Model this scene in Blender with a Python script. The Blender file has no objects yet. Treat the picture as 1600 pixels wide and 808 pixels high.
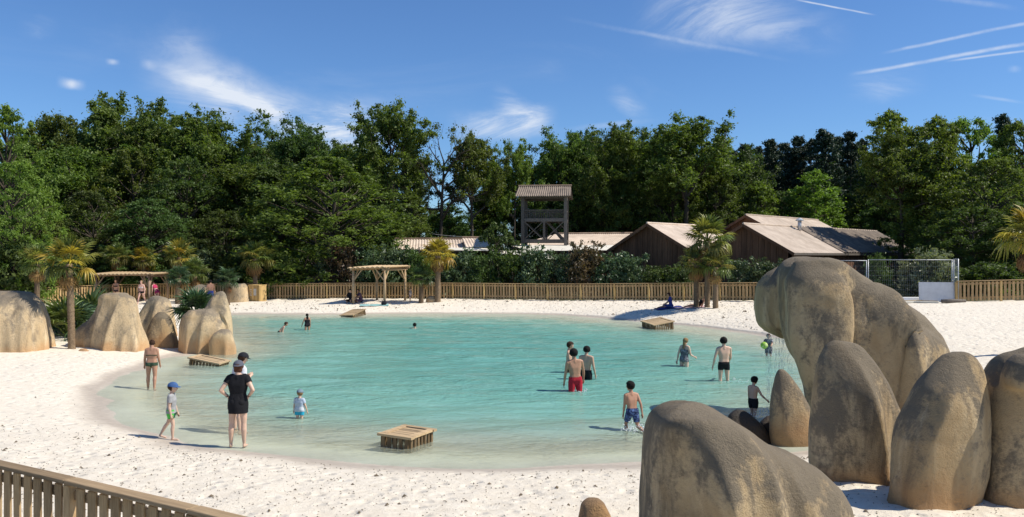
import bpy, bmesh, math, random
import numpy as np
from mathutils import Vector, Matrix, noise as mnoise

R = math.radians
random.seed(7)
NPR = np.random.RandomState(11)
scene = bpy.context.scene
col = scene.collection

# ---------------------------------------------------------------- camera
CAMH = 3.7
FPX = 1280.0
cam_d = bpy.data.cameras.new('camera')
cam = bpy.data.objects.new('camera', cam_d)
col.objects.link(cam)
cam.location = (0, 0, CAMH)
cam.rotation_euler = (R(90), 0, 0)
cam_d.sensor_width = 36.0
cam_d.lens = FPX / 1600.0 * 36.0
cam_d.shift_y = -4.0 / 1600.0
cam_d.clip_end = 5000
scene.camera = cam

# ---------------------------------------------------------------- sky + sun
SUN_EL, SUN_AZ = 50.0, -7.0          # azimuth measured from +X towards +Y
world = bpy.data.worlds.new('World')
scene.world = world
world.use_nodes = True
nt = world.node_tree
nt.nodes.clear()
N = lambda t, tree=nt: tree.nodes.new(t)
sky = N('ShaderNodeTexSky')
sky.sky_type = 'NISHITA'
sky.sun_disc = False
sky.sun_elevation = R(SUN_EL)
sky.sun_rotation = R(90 - SUN_AZ)
sky.altitude = 100
sky.air_density = 1.0
sky.dust_density = 0.1
sky.ozone_density = 3.5


def wmath(op, a, b=None, c=None):
    n = N('ShaderNodeMath')
    n.operation = op
    for i, v in enumerate((a, b, c)):
        if v is None:
            continue
        if isinstance(v, (int, float)):
            n.inputs[i].default_value = v
        else:
            nt.links.new(v, n.inputs[i])
    return n.outputs[0]


tc = N('ShaderNodeTexCoord')
DIR = tc.outputs['Generated']


def pdir(px, py):
    return Vector(((px - 800) / FPX, 1.0, -(py - 400) / FPX)).normalized()


def wdot(v):
    n = N('ShaderNodeVectorMath')
    n.operation = 'DOT_PRODUCT'
    nt.links.new(DIR, n.inputs[0])
    n.inputs[1].default_value = v
    return n.outputs['Value']


def wnoise(scale, detail=6, rough=0.6, mapping=None, dist=0.0):
    n = N('ShaderNodeTexNoise')
    n.inputs['Scale'].default_value = scale
    n.inputs['Detail'].default_value = detail
    n.inputs['Roughness'].default_value = rough
    n.inputs['Distortion'].default_value = dist
    if mapping:
        m = N('ShaderNodeMapping')
        m.inputs['Rotation'].default_value = mapping[0]
        m.inputs['Scale'].default_value = mapping[1]
        nt.links.new(DIR, m.inputs[0])
        nt.links.new(m.outputs[0], n.inputs[0])
    else:
        nt.links.new(DIR, n.inputs[0])
    return n.outputs[0]


def wsmooth(v, a, b):
    n = N('ShaderNodeMapRange')
    n.interpolation_type = 'SMOOTHSTEP'
    nt.links.new(v, n.inputs['Value'])
    n.inputs['From Min'].default_value = a
    n.inputs['From Max'].default_value = b
    return n.outputs[0]


wob = wmath('MULTIPLY', wmath('SUBTRACT', wnoise(9.0, 5, 0.6), 0.5), 0.018)
fine = wnoise(26.0, 5, 0.7)
cirr = wnoise(5.5, 8, 0.68, ((0.0, 0.42, 0.0), (1.0, 1.0, 3.6)), 1.4)


def streak(p0, p1, w, strength, soft=0.05, wobble=0.15, ragged=0.5, wisp=False):
    """a cloud streak along the great circle through two sky directions"""
    a, b = pdir(*p0), pdir(*p1)
    n = a.cross(b).normalized()
    mid = (a + b).normalized()
    t = (b - a).normalized()
    half = abs((b - a).length) / 2
    across = wmath('ABSOLUTE', wmath('ADD', wdot(n), wmath('MULTIPLY', wob, wobble)))
    m = wsmooth(across, w, w * 0.05)
    al = wmath('ABSOLUTE', wmath('SUBTRACT', wdot(t), mid.dot(t)))
    e = wsmooth(al, half, half - soft)
    front = wsmooth(wdot(mid), 0.0, 0.2)
    m = wmath('MULTIPLY', wmath('MULTIPLY', m, e), front)
    rg = wmath('ADD', wmath('MULTIPLY', wsmooth(cirr, 0.36, 0.70) if wisp else wsmooth(fine, 0.3, 0.7), ragged), 1 - ragged)
    return wmath('MULTIPLY', wmath('MULTIPLY', m, rg), strength)


cl = [
    # contrails
    streak((1235, -2), (1372, 24), .0014, .7, .02),
    streak((1370, 84), (1660, 25), .0026, .5, .04, .3, .6),
    streak((1320, 118), (1660, 58), .0030, .55, .04, .3, .6),
    streak((1470, 97), (1660, 72), .0018, .5, .03),
    streak((860, 25), (1260, 101), .0040, .24, .14, .5, .8),
    streak((1130, 75), (1330, 10), .010, .16, .08, .8, .7),
    streak((1440, -5), (1600, 17), .004, .3, .05, .6, .6),
    streak((1510, 147), (1610, 162), .0025, .3, .03),
    streak((860, 208), (1040, 186), .005, .22, .06, .5, .7),
    # cirrus
    streak((200, 85), (640, 262), .046, .72, .10, 2.4, .85, True),
    streak((225, 100), (470, 190), .014, .50, .06, 1.8, .6, True),
    streak((380, 150), (470, 195), .016, .45, .04, 1.8, .5, True),
    streak((470, 185), (640, 215), .045, .75, .07, 2.5, .85, True),
    streak((690, 205), (880, 188), .024, .85, .05, 2.0, .8, True),
    streak((760, 140), (860, 205), .020, .45, .04, 2.0, .9, True),
    streak((940, 130), (1015, 195), .020, .40, .04, 2.0, .9, True),
    streak((970, 30), (1280, -10), .050, .60, .10, 2.5, .9, True),
    streak((1040, 45), (1350, 60), .030, .35, .10, 2.5, .9, True),
    streak((1310, 140), (1460, 118), .024, .40, .06, 2.0, .9, True),
    streak((20, 40), (100, 46), .016, .25, .03, 2.0, .9, True),
    streak((230, 68), (350, 78), .022, .22, .04, 2.0, .9, True),
    # small cumulus puffs
    streak((85, 128), (138, 136), .0075, .8, .018, .8, .45),
    streak((162, 96), (190, 99), .0045, .5, .01, .8, .45),
    streak((215, 98), (250, 106), .0075, .5, .014, .8, .45),
    streak((1570, 108), (1600, 110), .005, .3, .012, .8, .45),
]
tot = cl[0]
for c_ in cl[1:]:
    tot = wmath('ADD', tot, c_)
veil = wmath('MULTIPLY', wsmooth(wnoise(3.0, 8, 0.62, ((0.2, 0.1, 0.5), (1.0, 1.0, 3.2)), 0.6), 0.52, 0.88), 0.16)
tot = wmath('ADD', tot, veil)
tot = wmath('MINIMUM', tot, 0.92)
cmix = N('ShaderNodeMix')
cmix.data_type = 'RGBA'
nt.links.new(tot, cmix.inputs[0])
tint = N('ShaderNodeMix')
tint.data_type = 'RGBA'
tint.blend_type = 'MULTIPLY'
tint.inputs[0].default_value = 1.0
nt.links.new(sky.outputs[0], tint.inputs[6])
tint.inputs[7].default_value = (0.63, 0.86, 1.14, 1)
nt.links.new(tint.outputs[2], cmix.inputs[6])
cmix.inputs[7].default_value = (7.0, 7.5, 8.3, 1)
bg = N('ShaderNodeBackground')
bg.inputs['Strength'].default_value = 0.10
nt.links.new(cmix.outputs[2], bg.inputs[0])
wo = N('ShaderNodeOutputWorld')
nt.links.new(bg.outputs[0], wo.inputs[0])

world.cycles.sampling_method = 'MANUAL'
world.cycles.sample_map_resolution = 256

sun_d = bpy.data.lights.new('sun', 'SUN')
sun_d.energy = 4.9
sun_d.angle = R(0.53)
sun_d.color = (1.0, 0.94, 0.84)
sun = bpy.data.objects.new('sun', sun_d)
col.objects.link(sun)
sv = Vector((math.cos(R(SUN_EL)) * math.cos(R(SUN_AZ)), math.cos(R(SUN_EL)) * math.sin(R(SUN_AZ)), math.sin(R(SUN_EL))))
sun.rotation_euler = (-sv).to_track_quat('-Z', 'Y').to_euler()
sun.location = (30, -5, 40)

scene.view_settings.view_transform = 'Standard'
scene.view_settings.look = 'None'
scene.view_settings.exposure = 0.2
scene.view_settings.gamma = 1.0
scene.view_settings.use_curve_mapping = False
scene.render.engine = 'CYCLES'
scene.cycles.max_bounces = 6
scene.cycles.transparent_max_bounces = 12


# ---------------------------------------------------------------- helpers
def PX(px, py, Y):
    """photo pixel at depth Y -> world point"""
    return Vector(((px - 800) / FPX * Y, Y, CAMH - (py - 400) / FPX * Y))


def tag(o, label=None, cat=None, group=None, kind=None):
    if label: o['label'] = label
    if cat: o['category'] = cat
    if group: o['group'] = group
    if kind: o['kind'] = kind
    return o


def empty(name, loc=(0, 0, 0), rz=0.0):
    o = bpy.data.objects.new(name, None)
    o.empty_display_size = 0.2
    col.objects.link(o)
    o.location = loc
    o.rotation_euler = (0, 0, rz)
    return o


def link(name, me, mat=None, parent=None, loc=None, rot=None, scale=None):
    o = bpy.data.objects.new(name, me)
    col.objects.link(o)
    if mat is not None and not me.materials:
        me.materials.append(mat)
    if parent is not None:
        o.parent = parent
    if loc is not None: o.location = loc
    if rot is not None: o.rotation_euler = rot
    if scale is not None: o.scale = scale
    return o


def mesh_np(name, verts, faces, smooth=False, attrs=None):
    """verts (n,3), faces (m,k) arrays -> mesh, fast"""
    verts = np.asarray(verts, dtype=np.float32)
    faces = np.asarray(faces, dtype=np.int32)
    me = bpy.data.meshes.new(name)
    m, k = faces.shape
    me.vertices.add(len(verts))
    me.vertices.foreach_set('co', verts.ravel())
    me.loops.add(m * k)
    me.loops.foreach_set('vertex_index', faces.ravel())
    me.polygons.add(m)
    me.polygons.foreach_set('loop_start', np.arange(m, dtype=np.int32) * k)
    me.polygons.foreach_set('loop_total', np.full(m, k, dtype=np.int32))
    if smooth:
        me.polygons.foreach_set('use_smooth', np.ones(m, dtype=bool))
    me.update(calc_edges=True)
    if attrs:
        for an, av in attrs.items():
            a = me.attributes.new(an, 'FLOAT', 'POINT')
            a.data.foreach_set('value', np.asarray(av, dtype=np.float32))
    return me


class MB:
    """collects boxes, bars and tubes of ONE piece"""
    def __init__(self):
        self.v, self.f = [], []

    def poly(self, vs, fs):
        b = len(self.v)
        self.v += [tuple(p) for p in vs]
        self.f += [tuple(b + i for i in f) for f in fs]
        return self

    def box(self, c, s, M=None):
        x, y, z = s[0] / 2, s[1] / 2, s[2] / 2
        vs = [Vector((a, b, d)) for d in (-z, z) for b in (-y, y) for a in (-x, x)]
        if M is not None:
            vs = [M @ p for p in vs]
        vs = [p + Vector(c) for p in vs]
        return self.poly(vs, [(0, 2, 3, 1), (4, 5, 7, 6), (0, 1, 5, 4), (2, 6, 7, 3), (0, 4, 6, 2), (1, 3, 7, 5)])

    def bar(self, a, b, w, h, up=(0, 0, 1)):
        a, b = Vector(a), Vector(b)
        d = (b - a)
        L = d.length
        d.normalize()
        s = d.cross(Vector(up))
        if s.length < 1e-4:
            s = d.cross(Vector((0, 1, 0)))
        s.normalize()
        u = s.cross(d)
        M = Matrix((s, d, u)).transposed()
        return self.box((a + b) / 2, (w, L, h), M)

    def tube(self, pts, rad, n=8, caps=True):
        pts = [Vector(p) for p in pts]
        if not hasattr(rad, '__len__'):
            rad = [rad] * len(pts)
        b = len(self.v)
        for i, p in enumerate(pts):
            d = (pts[min(i + 1, len(pts) - 1)] - pts[max(i - 1, 0)]).normalized()
            s = d.cross(Vector((0.13, 0.97, 0.2)))
            if s.length < 0.05:
                s = d.cross(Vector((1, 0, 0)))
            s.normalize()
            u = s.cross(d)
            for k in range(n):
                a = 2 * math.pi * k / n
                self.v.append(tuple(p + (s * math.cos(a) + u * math.sin(a)) * rad[i]))
        for i in range(len(pts) - 1):
            for k in range(n):
                self.f.append((b + i * n + k, b + i * n + (k + 1) % n, b + (i + 1) * n + (k + 1) % n, b + (i + 1) * n + k))
        if caps:
            self.f.append(tuple(b + k for k in range(n))[::-1])
            e = b + (len(pts) - 1) * n
            self.f.append(tuple(e + k for k in range(n)))
        return self

    def mesh(self, name='m', smooth=False):
        me = bpy.data.meshes.new(name)
        me.from_pydata(self.v, [], self.f)
        if smooth:
            me.polygons.foreach_set('use_smooth', [True] * len(me.polygons))
        me.update()
        return me

    def build(self, name, mat, parent=None, smooth=False, **k):
        return link(name, self.mesh(name, smooth), mat, parent, **k)


def bevelbox(sx, sy, sz, b=0.006, wob=0.0):
    bm = bmesh.new()
    bmesh.ops.create_cube(bm, size=1)
    for v in bm.verts:
        v.co = Vector((v.co.x * sx, v.co.y * sy, v.co.z * sz))
    bmesh.ops.bevel(bm, geom=list(bm.edges), offset=b, segments=1, affect='EDGES')
    if wob:
        for v in bm.verts:
            v.co += Vector((random.uniform(-wob, wob), random.uniform(-wob, wob), random.uniform(-wob, wob)))
    me = bpy.data.meshes.new('box')
    bm.to_mesh(me)
    bm.free()
    return me


# ---------------------------------------------------------------- materials
MATS = {}


def newmat(name):
    m = bpy.data.materials.new(name)
    m.use_nodes = True
    t = m.node_tree
    t.nodes.clear()
    out = t.nodes.new('ShaderNodeOutputMaterial')
    MATS[name] = m
    return m, t, out


class NT:
    """small node-building helper"""
    def __init__(self, t):
        self.t = t

    def n(self, typ, **k):
        n = self.t.nodes.new(typ)
        for a, v in k.items():
            setattr(n, a, v)
        return n

    def l(self, a, b):
        self.t.links.new(a, b)

    def coord(self, which='Object', scale=(1, 1, 1), rot=(0, 0, 0)):
        c = self.n('ShaderNodeTexCoord')
        m = self.n('ShaderNodeMapping')
        m.inputs['Scale'].default_value = scale
        m.inputs['Rotation'].default_value = rot
        self.l(c.outputs[which], m.inputs[0])
        return m.outputs[0]

    def pos(self, scale=(1, 1, 1)):
        c = self.n('ShaderNodeNewGeometry')
        m = self.n('ShaderNodeMapping')
        m.inputs['Scale'].default_value = scale
        self.l(c.outputs['Position'], m.inputs[0])
        return m.outputs[0]

    def noise(self, vec, scale, detail=5, rough=0.6, dist=0.0):
        n = self.n('ShaderNodeTexNoise')
        n.inputs['Scale'].default_value = scale
        n.inputs['Detail'].default_value = detail
        n.inputs['Roughness'].default_value = rough
        n.inputs['Distortion'].default_value = dist
        if vec is not None:
            self.l(vec, n.inputs[0])
        return n.outputs[0]

    def math(self, op, a, b=None, c=None, clamp=False):
        n = self.n('ShaderNodeMath', operation=op)
        n.use_clamp = clamp
        for i, v in enumerate((a, b, c)):
            if v is None: continue
            if isinstance(v, (int, float)): n.inputs[i].default_value = v
            else: self.l(v, n.inputs[i])
        return n.outputs[0]

    def smooth(self, v, a, b, lo=0.0, hi=1.0):
        n = self.n('ShaderNodeMapRange', interpolation_type='SMOOTHSTEP')
        self.l(v, n.inputs['Value'])
        n.inputs['From Min'].default_value = a
        n.inputs['From Max'].default_value = b
        n.inputs['To Min'].default_value = lo
        n.inputs['To Max'].default_value = hi
        return n.outputs[0]

    def mix(self, f, a, b, blend='MIX'):
        n = self.n('ShaderNodeMix', data_type='RGBA', blend_type=blend)
        if isinstance(f, (int, float)): n.inputs[0].default_value = f
        else: self.l(f, n.inputs[0])
        for s, v in ((6, a), (7, b)):
            if isinstance(v, tuple): n.inputs[s].default_value = (v[0], v[1], v[2], 1)
            else: self.l(v, n.inputs[s])
        return n.outputs[2]

    def bump(self, h, strength=0.4, dist=0.02, normal=None):
        n = self.n('ShaderNodeBump')
        n.inputs['Strength'].default_value = strength
        n.inputs['Distance'].default_value = dist
        self.l(h, n.inputs['Height'])
        if normal is not None: self.l(normal, n.inputs['Normal'])
        return n.outputs[0]

    def bsdf(self, color, rough=0.7, normal=None, spec=0.3, metal=0.0):
        n = self.n('ShaderNodeBsdfPrincipled')
        if isinstance(color, tuple): n.inputs['Base Color'].default_value = (color[0], color[1], color[2], 1)
        else: self.l(color, n.inputs['Base Color'])
        if isinstance(rough, (int, float)): n.inputs['Roughness'].default_value = rough
        else: self.l(rough, n.inputs['Roughness'])
        n.inputs['Specular IOR Level'].default_value = spec
        n.inputs['Metallic'].default_value = metal
        if normal is not None: self.l(normal, n.inputs['Normal'])
        return n

    def rnd(self):
        return self.n('ShaderNodeObjectInfo').outputs['Random']

    def attr(self, name):
        return self.n('ShaderNodeAttribute', attribute_name=name).outputs['Fac']


def wood(name, c1, c2, grain=(1, 1, 1), rough=0.8, scale=6.0, dirt=0.35):
    """weathered timber: grain stretched along the piece, each piece its own tone"""
    m, t, out = newmat(name)
    h = NT(t)
    r = h.rnd()
    v = h.coord('Object', grain)
    add = h.n('ShaderNodeVectorMath', operation='ADD')
    h.l(v, add.inputs[0])
    comb = h.n('ShaderNodeCombineXYZ')
    h.l(h.math('MULTIPLY', r, 37.0), comb.inputs[0])
    h.l(h.math('MULTIPLY', r, 91.0), comb.inputs[2])
    h.l(comb.outputs[0], add.inputs[1])
    g = h.noise(add.outputs[0], scale, 6, 0.65, 0.6)
    g2 = h.noise(add.outputs[0], scale * 0.3, 3, 0.5)
    c = h.mix(h.smooth(g, 0.3, 0.7), c1, c2)
    c = h.mix(h.smooth(g2, 0.45, 0.75, 0, dirt), c, tuple(x * 0.45 for x in c1))
    k = h.math('ADD', h.math('MULTIPLY', r, 0.55), 0.72)
    kk = h.n('ShaderNodeCombineColor')
    for i in range(3): h.l(k, kk.inputs[i])
    c = h.mix(1.0, c, kk.outputs[0], 'MULTIPLY')
    b = h.bsdf(c, rough, h.bump(g, 0.35, 0.01), 0.25)
    h.l(b.outputs[0], out.inputs[0])
    return m


def plain(name, c, rough=0.7, var=0.15, scale=8.0, spec=0.3, metal=0.0, bump=0.15):
    m, t, out = newmat(name)
    h = NT(t)
    g = h.noise(h.coord('Object'), scale, 4, 0.6)
    cc = h.mix(h.smooth(g, 0.25, 0.75), tuple(x * (1 - var) for x in c), tuple(min(1, x * (1 + var)) for x in c))
    b = h.bsdf(cc, rough, h.bump(g, bump, 0.01), spec, metal)
    h.l(b.outputs[0], out.inputs[0])
    return m


def leafmat(name, dark, light, trans=0.42, rough=0.55):
    m, t, out = newmat(name)
    h = NT(t)
    v = h.attr('var')
    r = h.rnd()
    c = h.mix(h.smooth(v, 0.0, 1.0), dark, light)
    hs = h.n('ShaderNodeHueSaturation')
    h.l(h.math('ADD', h.math('MULTIPLY', r, 0.04), 0.48), hs.inputs['Hue'])
    h.l(h.math('ADD', h.math('MULTIPLY', r, 0.35), 0.82), hs.inputs['Value'])
    h.l(c, hs.inputs['Color'])
    b = h.bsdf(hs.outputs[0], rough, None, 0.35)
    tr = h.n('ShaderNodeBsdfTranslucent')
    c2 = h.mix(1.0, hs.outputs[0], (1.25, 1.35, 0.55), 'MULTIPLY')
    h.l(c2, tr.inputs[0])
    mx = h.n('ShaderNodeMixShader')
    mx.inputs[0].default_value = trans
    h.l(b.outputs[0], mx.inputs[1])
    h.l(tr.outputs[0], mx.inputs[2])
    h.l(mx.outputs[0], out.inputs[0])
    return m


wood('pine', (0.36, 0.23, 0.105), (0.52, 0.36, 0.18), (6, 6, 0.7))
wood('pine_old', (0.31, 0.205, 0.10), (0.44, 0.31, 0.165), (6, 6, 0.7))
wood('pine_old_rail', (0.24, 0.165, 0.09), (0.35, 0.25, 0.145), (0.7, 6, 6))
wood('pine_rail', (0.35, 0.225, 0.105), (0.50, 0.345, 0.175), (0.7, 6, 6))
wood('pine_new', (0.50, 0.32, 0.12), (0.60, 0.42, 0.18), (6, 6, 0.7), dirt=0.15)
wood('pine_wet', (0.12, 0.08, 0.042), (0.22, 0.15, 0.08), (6, 6, 0.7))
wood('deck', (0.36, 0.25, 0.14), (0.50, 0.37, 0.215), (0.8, 6, 6))
wood('plank_dark', (0.115, 0.056, 0.030), (0.195, 0.098, 0.052), (5, 5, 0.5), scale=4.0)
wood('tower_wood', (0.10, 0.085, 0.07), (0.16, 0.135, 0.11), (4, 4, 0.6))
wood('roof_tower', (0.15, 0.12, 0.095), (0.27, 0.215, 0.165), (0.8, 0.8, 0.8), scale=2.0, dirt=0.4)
wood('bark', (0.045, 0.035, 0.025), (0.11, 0.09, 0.065), (3, 3, 0.6), scale=5.0, rough=0.95)
wood('palm_trunk', (0.11, 0.075, 0.045), (0.23, 0.165, 0.10), (4, 4, 5), scale=7.0, rough=0.95)
wood('roof_sheet', (0.50, 0.40, 0.31), (0.66, 0.545, 0.43), (0.6, 0.6, 0.6), scale=2.0, dirt=0.3)
wood('roof_brown', (0.22, 0.15, 0.10), (0.36, 0.26, 0.18), (0.8, 0.8, 0.8), scale=2.0, dirt=0.4)
plain('metal_grey', (0.50, 0.51, 0.52), 0.45, 0.1, metal=0.4)
plain('white_panel', (0.62, 0.62, 0.62), 0.6, 0.08, 3.0)
plain('awning', (0.66, 0.62, 0.52), 0.8, 0.12, 2.0)
plain('sign_white', (0.75, 0.74, 0.70), 0.6, 0.05)
plain('sign_grey', (0.45, 0.42, 0.36), 0.6, 0.1)
plain('dark_void', (0.03, 0.025, 0.02), 0.9, 0.2)
plain('cable', (0.25, 0.25, 0.24), 0.7, 0.1)
leafmat('leaf_oak', (0.048, 0.078, 0.014), (0.165, 0.225, 0.042))
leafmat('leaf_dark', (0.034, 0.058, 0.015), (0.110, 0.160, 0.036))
leafmat('leaf_light', (0.078, 0.125, 0.018), (0.215, 0.285, 0.048))
leafmat('leaf_pine', (0.018, 0.034, 0.018), (0.040, 0.068, 0.034), 0.15)
leafmat('leaf_laurel', (0.035, 0.062, 0.022), (0.12, 0.165, 0.075), 0.2, 0.42)
leafmat('leaf_red', (0.055, 0.052, 0.022), (0.17, 0.115, 0.06), 0.25, 0.4)
leafmat('leaf_bush', (0.040, 0.075, 0.016), (0.105, 0.165, 0.040), 0.3)
leafmat('leaf_pale', (0.12, 0.145, 0.075), (0.26, 0.28, 0.15), 0.3, 0.35)
leafmat('frond_green', (0.055, 0.085, 0.022), (0.17, 0.21, 0.055), 0.3, 0.4)
leafmat('frond_yellow', (0.24, 0.18, 0.025), (0.48, 0.36, 0.06), 0.35, 0.45)
leafmat('frond_olive', (0.13, 0.135, 0.03), (0.30, 0.28, 0.065), 0.32, 0.42)
leafmat('frond_dark', (0.030, 0.060, 0.026), (0.085, 0.135, 0.060), 0.22, 0.35)
leafmat('frond_dead', (0.20, 0.11, 0.04), (0.34, 0.20, 0.08), 0.2, 0.8)

# ---------------------------------------------------------------- terrain
SHORE = [(2.28, 14.55), (0, 14.3), (-2.27, 14.5), (-4.15, 15.2), (-5.4, 15.75), (-6.8, 16.5), (-8.5, 18.1), (-10.6, 20.8),
         (-11.95, 24.7), (-12.5, 29.0), (-12.4, 31.8), (-12.7, 34.0), (-14.4, 38.0), (-16.8, 43.0), (-18.8, 47.5), (-19.4, 50.3), (-18.2, 52.2),
         (-12, 51.7), (-6.2, 52.6), (0, 52.3), (3.9, 50.4), (7.2, 46.2), (9.9, 42.3), (11.6, 38.2), (13.0, 33.0),
         (13.0, 28.0), (11.5, 23.5), (9.5, 20.2), (7.9, 17.6), (5.8, 15.7), (3.9, 14.95)]


def catmull(pts, n=6):
    out = []
    L = len(pts)
    for i in range(L):
        p0, p1, p2, p3 = (np.array(pts[(i + k - 1) % L], float) for k in range(4))
        for j in range(n):
            t = j / n
            out.append(0.5 * ((2 * p1) + (-p0 + p2) * t + (2 * p0 - 5 * p1 + 4 * p2 - p3) * t * t + (-p0 + 3 * p1 - 3 * p2 + p3) * t ** 3))
    return np.array(out)


SHORE_C = catmull(SHORE)


def poly_sd(px, py, poly):
    """signed distance, positive inside"""
    n = len(poly)
    d2 = np.full(px.shape, 1e9)
    inside = np.zeros(px.shape, bool)
    for i in range(n):
        a = poly[i]
        b = poly[(i + 1) % n]
        ex, ey = b - a
        wx, wy = px - a[0], py - a[1]
        t = np.clip((wx * ex + wy * ey) / (ex * ex + ey * ey + 1e-12), 0, 1)
        d2 = np.minimum(d2, (wx - ex * t) ** 2 + (wy - ey * t) ** 2)
        c = ((a[1] > py) != (b[1] > py))
        if abs(ey) > 1e-9:
            inside ^= c & (px < ex * (py - a[1]) / ey + a[0])
    d = np.sqrt(d2)
    return np.where(inside, d, -d)


def sines(x, y, seed, wl, n=10):
    rs = np.random.RandomState(seed)
    s = np.zeros_like(x)
    for _ in range(n):
        a = rs.uniform(0, 6.283)
        k = 6.283 / (wl * rs.uniform(0.6, 1.6))
        s = s + np.sin((x * math.cos(a) + y * math.sin(a)) * k + rs.uniform(0, 6.283))
    return s / math.sqrt(n)


def sstep(x, a, b):
    t = np.clip((x - a) / (b - a), 0, 1)
    return t * t * (3 - 2 * t)


def terrain(x, y, detail=True):
    x = np.atleast_1d(np.asarray(x, float))
    y = np.atleast_1d(np.asarray(y, float))
    d = poly_sd(x, y, SHORE_C)
    far_pl = np.clip(0.30 + (x + 35) * 0.0140, 0.25, 1.25)
    w = sstep(y, 14, 44)
    pl = 0.36 * (1 - w) + far_pl * w
    o = np.maximum(-d, 0)
    zo = pl * (o / (o + 3.2)) * 1.28
    zo = np.minimum(zo, pl * 1.12)
    zi = -np.minimum(0.75, 0.085 * np.maximum(d, 0)) * sstep(np.maximum(d, 0), -1.5, 2.5)
    z = np.where(d > 0, zi, zo)
    if detail:
        damp = sstep(o, 0.5, 3.0)
        z = z + (sines(x, y, 3, 1.6) * 0.014 + sines(x, y, 4, 0.55) * 0.010 + sines(x, y, 8, 0.32, 14) * 0.007) * damp
        z = z + sines(x, y, 5, 4.0) * 0.012 + sines(x, y, 6, 9.0) * 0.008
    return z


def gz(x, y):
    return float(terrain(x, y, False)[0])


def spaced(segs):
    out = []
    for a, b, s in segs:
        n = max(1, int(round((b - a) / s)))
        out += list(np.linspace(a, b, n, endpoint=False))
    out.append(segs[-1][1])
    return np.array(out)


FENCE_FAR = [(-18.3, 61.0), (-11.5, 60.0), (-4.6, 59.0), (2.0, 56.8), (8.4, 54.2), (15.0, 50.2), (17.2, 48.9)]
FENCE_LEFT = [(-33.6, 47.0), (-33.4, 54.0), (-32.8, 58.0), (-31.2, 61.2), (-27.5, 62.5), (-22.5, 62.2), (-18.6, 61.3)]
FENCE_RIGHT = [(24.35, 44.9), (27.0, 44.7), (30.5, 44.2), (34.0, 42.6)]
FENCE_NEAR = [(-9.9, 11.35), (-7.6, 10.3), (-5.84, 9.34), (-4.16, 8.36), (-2.48, 7.37), (-0.8, 6.35)]
SANDZONE = np.array([(-34, 40), (-33.6, 54), (-33, 58.3), (-31.3, 61.6), (-27.5, 62.9), (-22.5, 62.6), (-18.3, 61.4), (-11.5, 60.4), (-4.6, 59.4), (2.1, 57.2), (8.6, 54.6), (15.2, 50.6),
                     (18, 49), (24.5, 45.5), (27, 45.2), (31, 44.6), (40, 40), (40, 4), (10, 3), (-0.7, 4.5), (-3, 5.5), (-7, 7.5), (-11, 9), (-36, 8)])

xs = spaced([(-420, -120, 50), (-120, -48, 8), (-48, -24, 0.9), (-24, -14, 0.3), (-14, 14, 0.125), (14, 24, 0.3), (24, 48, 0.9), (48, 120, 8), (120, 420, 50)])
ys = spaced([(-60, 0, 6), (0, 8, 0.5), (8, 20, 0.10), (20, 34, 0.17), (34, 66, 0.3), (66, 130, 5), (130, 520, 40)])
GX, GY = np.meshgrid(xs, ys)
gx, gy = GX.ravel(), GY.ravel()
gzv = terrain(gx, gy)
nx, ny = len(xs), len(ys)
ii = (np.arange(ny - 1)[:, None] * nx + np.arange(nx - 1)[None, :]).ravel()
quads = np.stack([ii, ii + 1, ii + nx + 1, ii + nx], 1)
sand_in = poly_sd(gx, gy, SANDZONE) > 0
qs = sand_in[quads].all(1)


def submesh(name, qmask, attrs=None, smooth=True):
    f = quads[qmask]
    used, inv = np.unique(f, return_inverse=True)
    return mesh_np(name, np.stack([gx[used], gy[used], gzv[used]], 1), inv.reshape(f.shape), smooth, attrs)


# sand
m, t, out = newmat('sand')
h = NT(t)
pz = h.n('ShaderNodeSeparateXYZ')
h.l(h.pos(), pz.inputs[0])
n1 = h.noise(h.pos(), 0.5, 4, 0.6)
n2 = h.noise(h.pos(), 6.0, 6, 0.7)
n3 = h.noise(h.pos(), 60.0, 4, 0.7)
vor = h.n('ShaderNodeTexVoronoi')
vor.inputs['Scale'].default_value = 3.1
vor.inputs['Randomness'].default_value = 1.0
h.l(h.pos(), vor.inputs['Vector'])
dry = h.mix(h.smooth(n2, 0.3, 0.7), (0.68, 0.60, 0.475), (0.80, 0.73, 0.605))
dry = h.mix(h.smooth(n1, 0.4, 0.7, 0, 0.5), dry, (0.72, 0.64, 0.515))
dry = h.mix(h.smooth(n3, 0.66, 0.74, 0, 0.5), dry, (0.25, 0.215, 0.17))
zz = h.math('ADD', pz.outputs[2], h.math('MULTIPLY', h.math('SUBTRACT', n1, 0.5), 0.10))
wet = h.smooth(zz, 0.115, 0.025)
wetc = h.mix(h.smooth(n2, 0.3, 0.7), (0.41, 0.35, 0.275), (0.50, 0.43, 0.345))
c = h.mix(wet, dry, wetc)
c = h.mix(h.smooth(zz, 0.02, -0.07), c, (0.66, 0.60, 0.485))
hh = h.math('ADD', h.math('MULTIPLY', n2, 0.7), h.math('MULTIPLY', h.smooth(vor.outputs['Distance'], 0.0, 0.42), 0.8))
hh = h.math('ADD', hh, h.math('MULTIPLY', n3, 0.25))
hh = h.math('MULTIPLY', hh, h.math('SUBTRACT', 1.0, h.math('MULTIPLY', wet, 0.9)))
rough = h.math('SUBTRACT', 0.95, h.math('MULTIPLY', wet, 0.45))
b = h.bsdf(c, rough, h.bump(hh, 0.9, 0.055), 0.25)
h.l(b.outputs[0], out.inputs[0])

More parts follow.
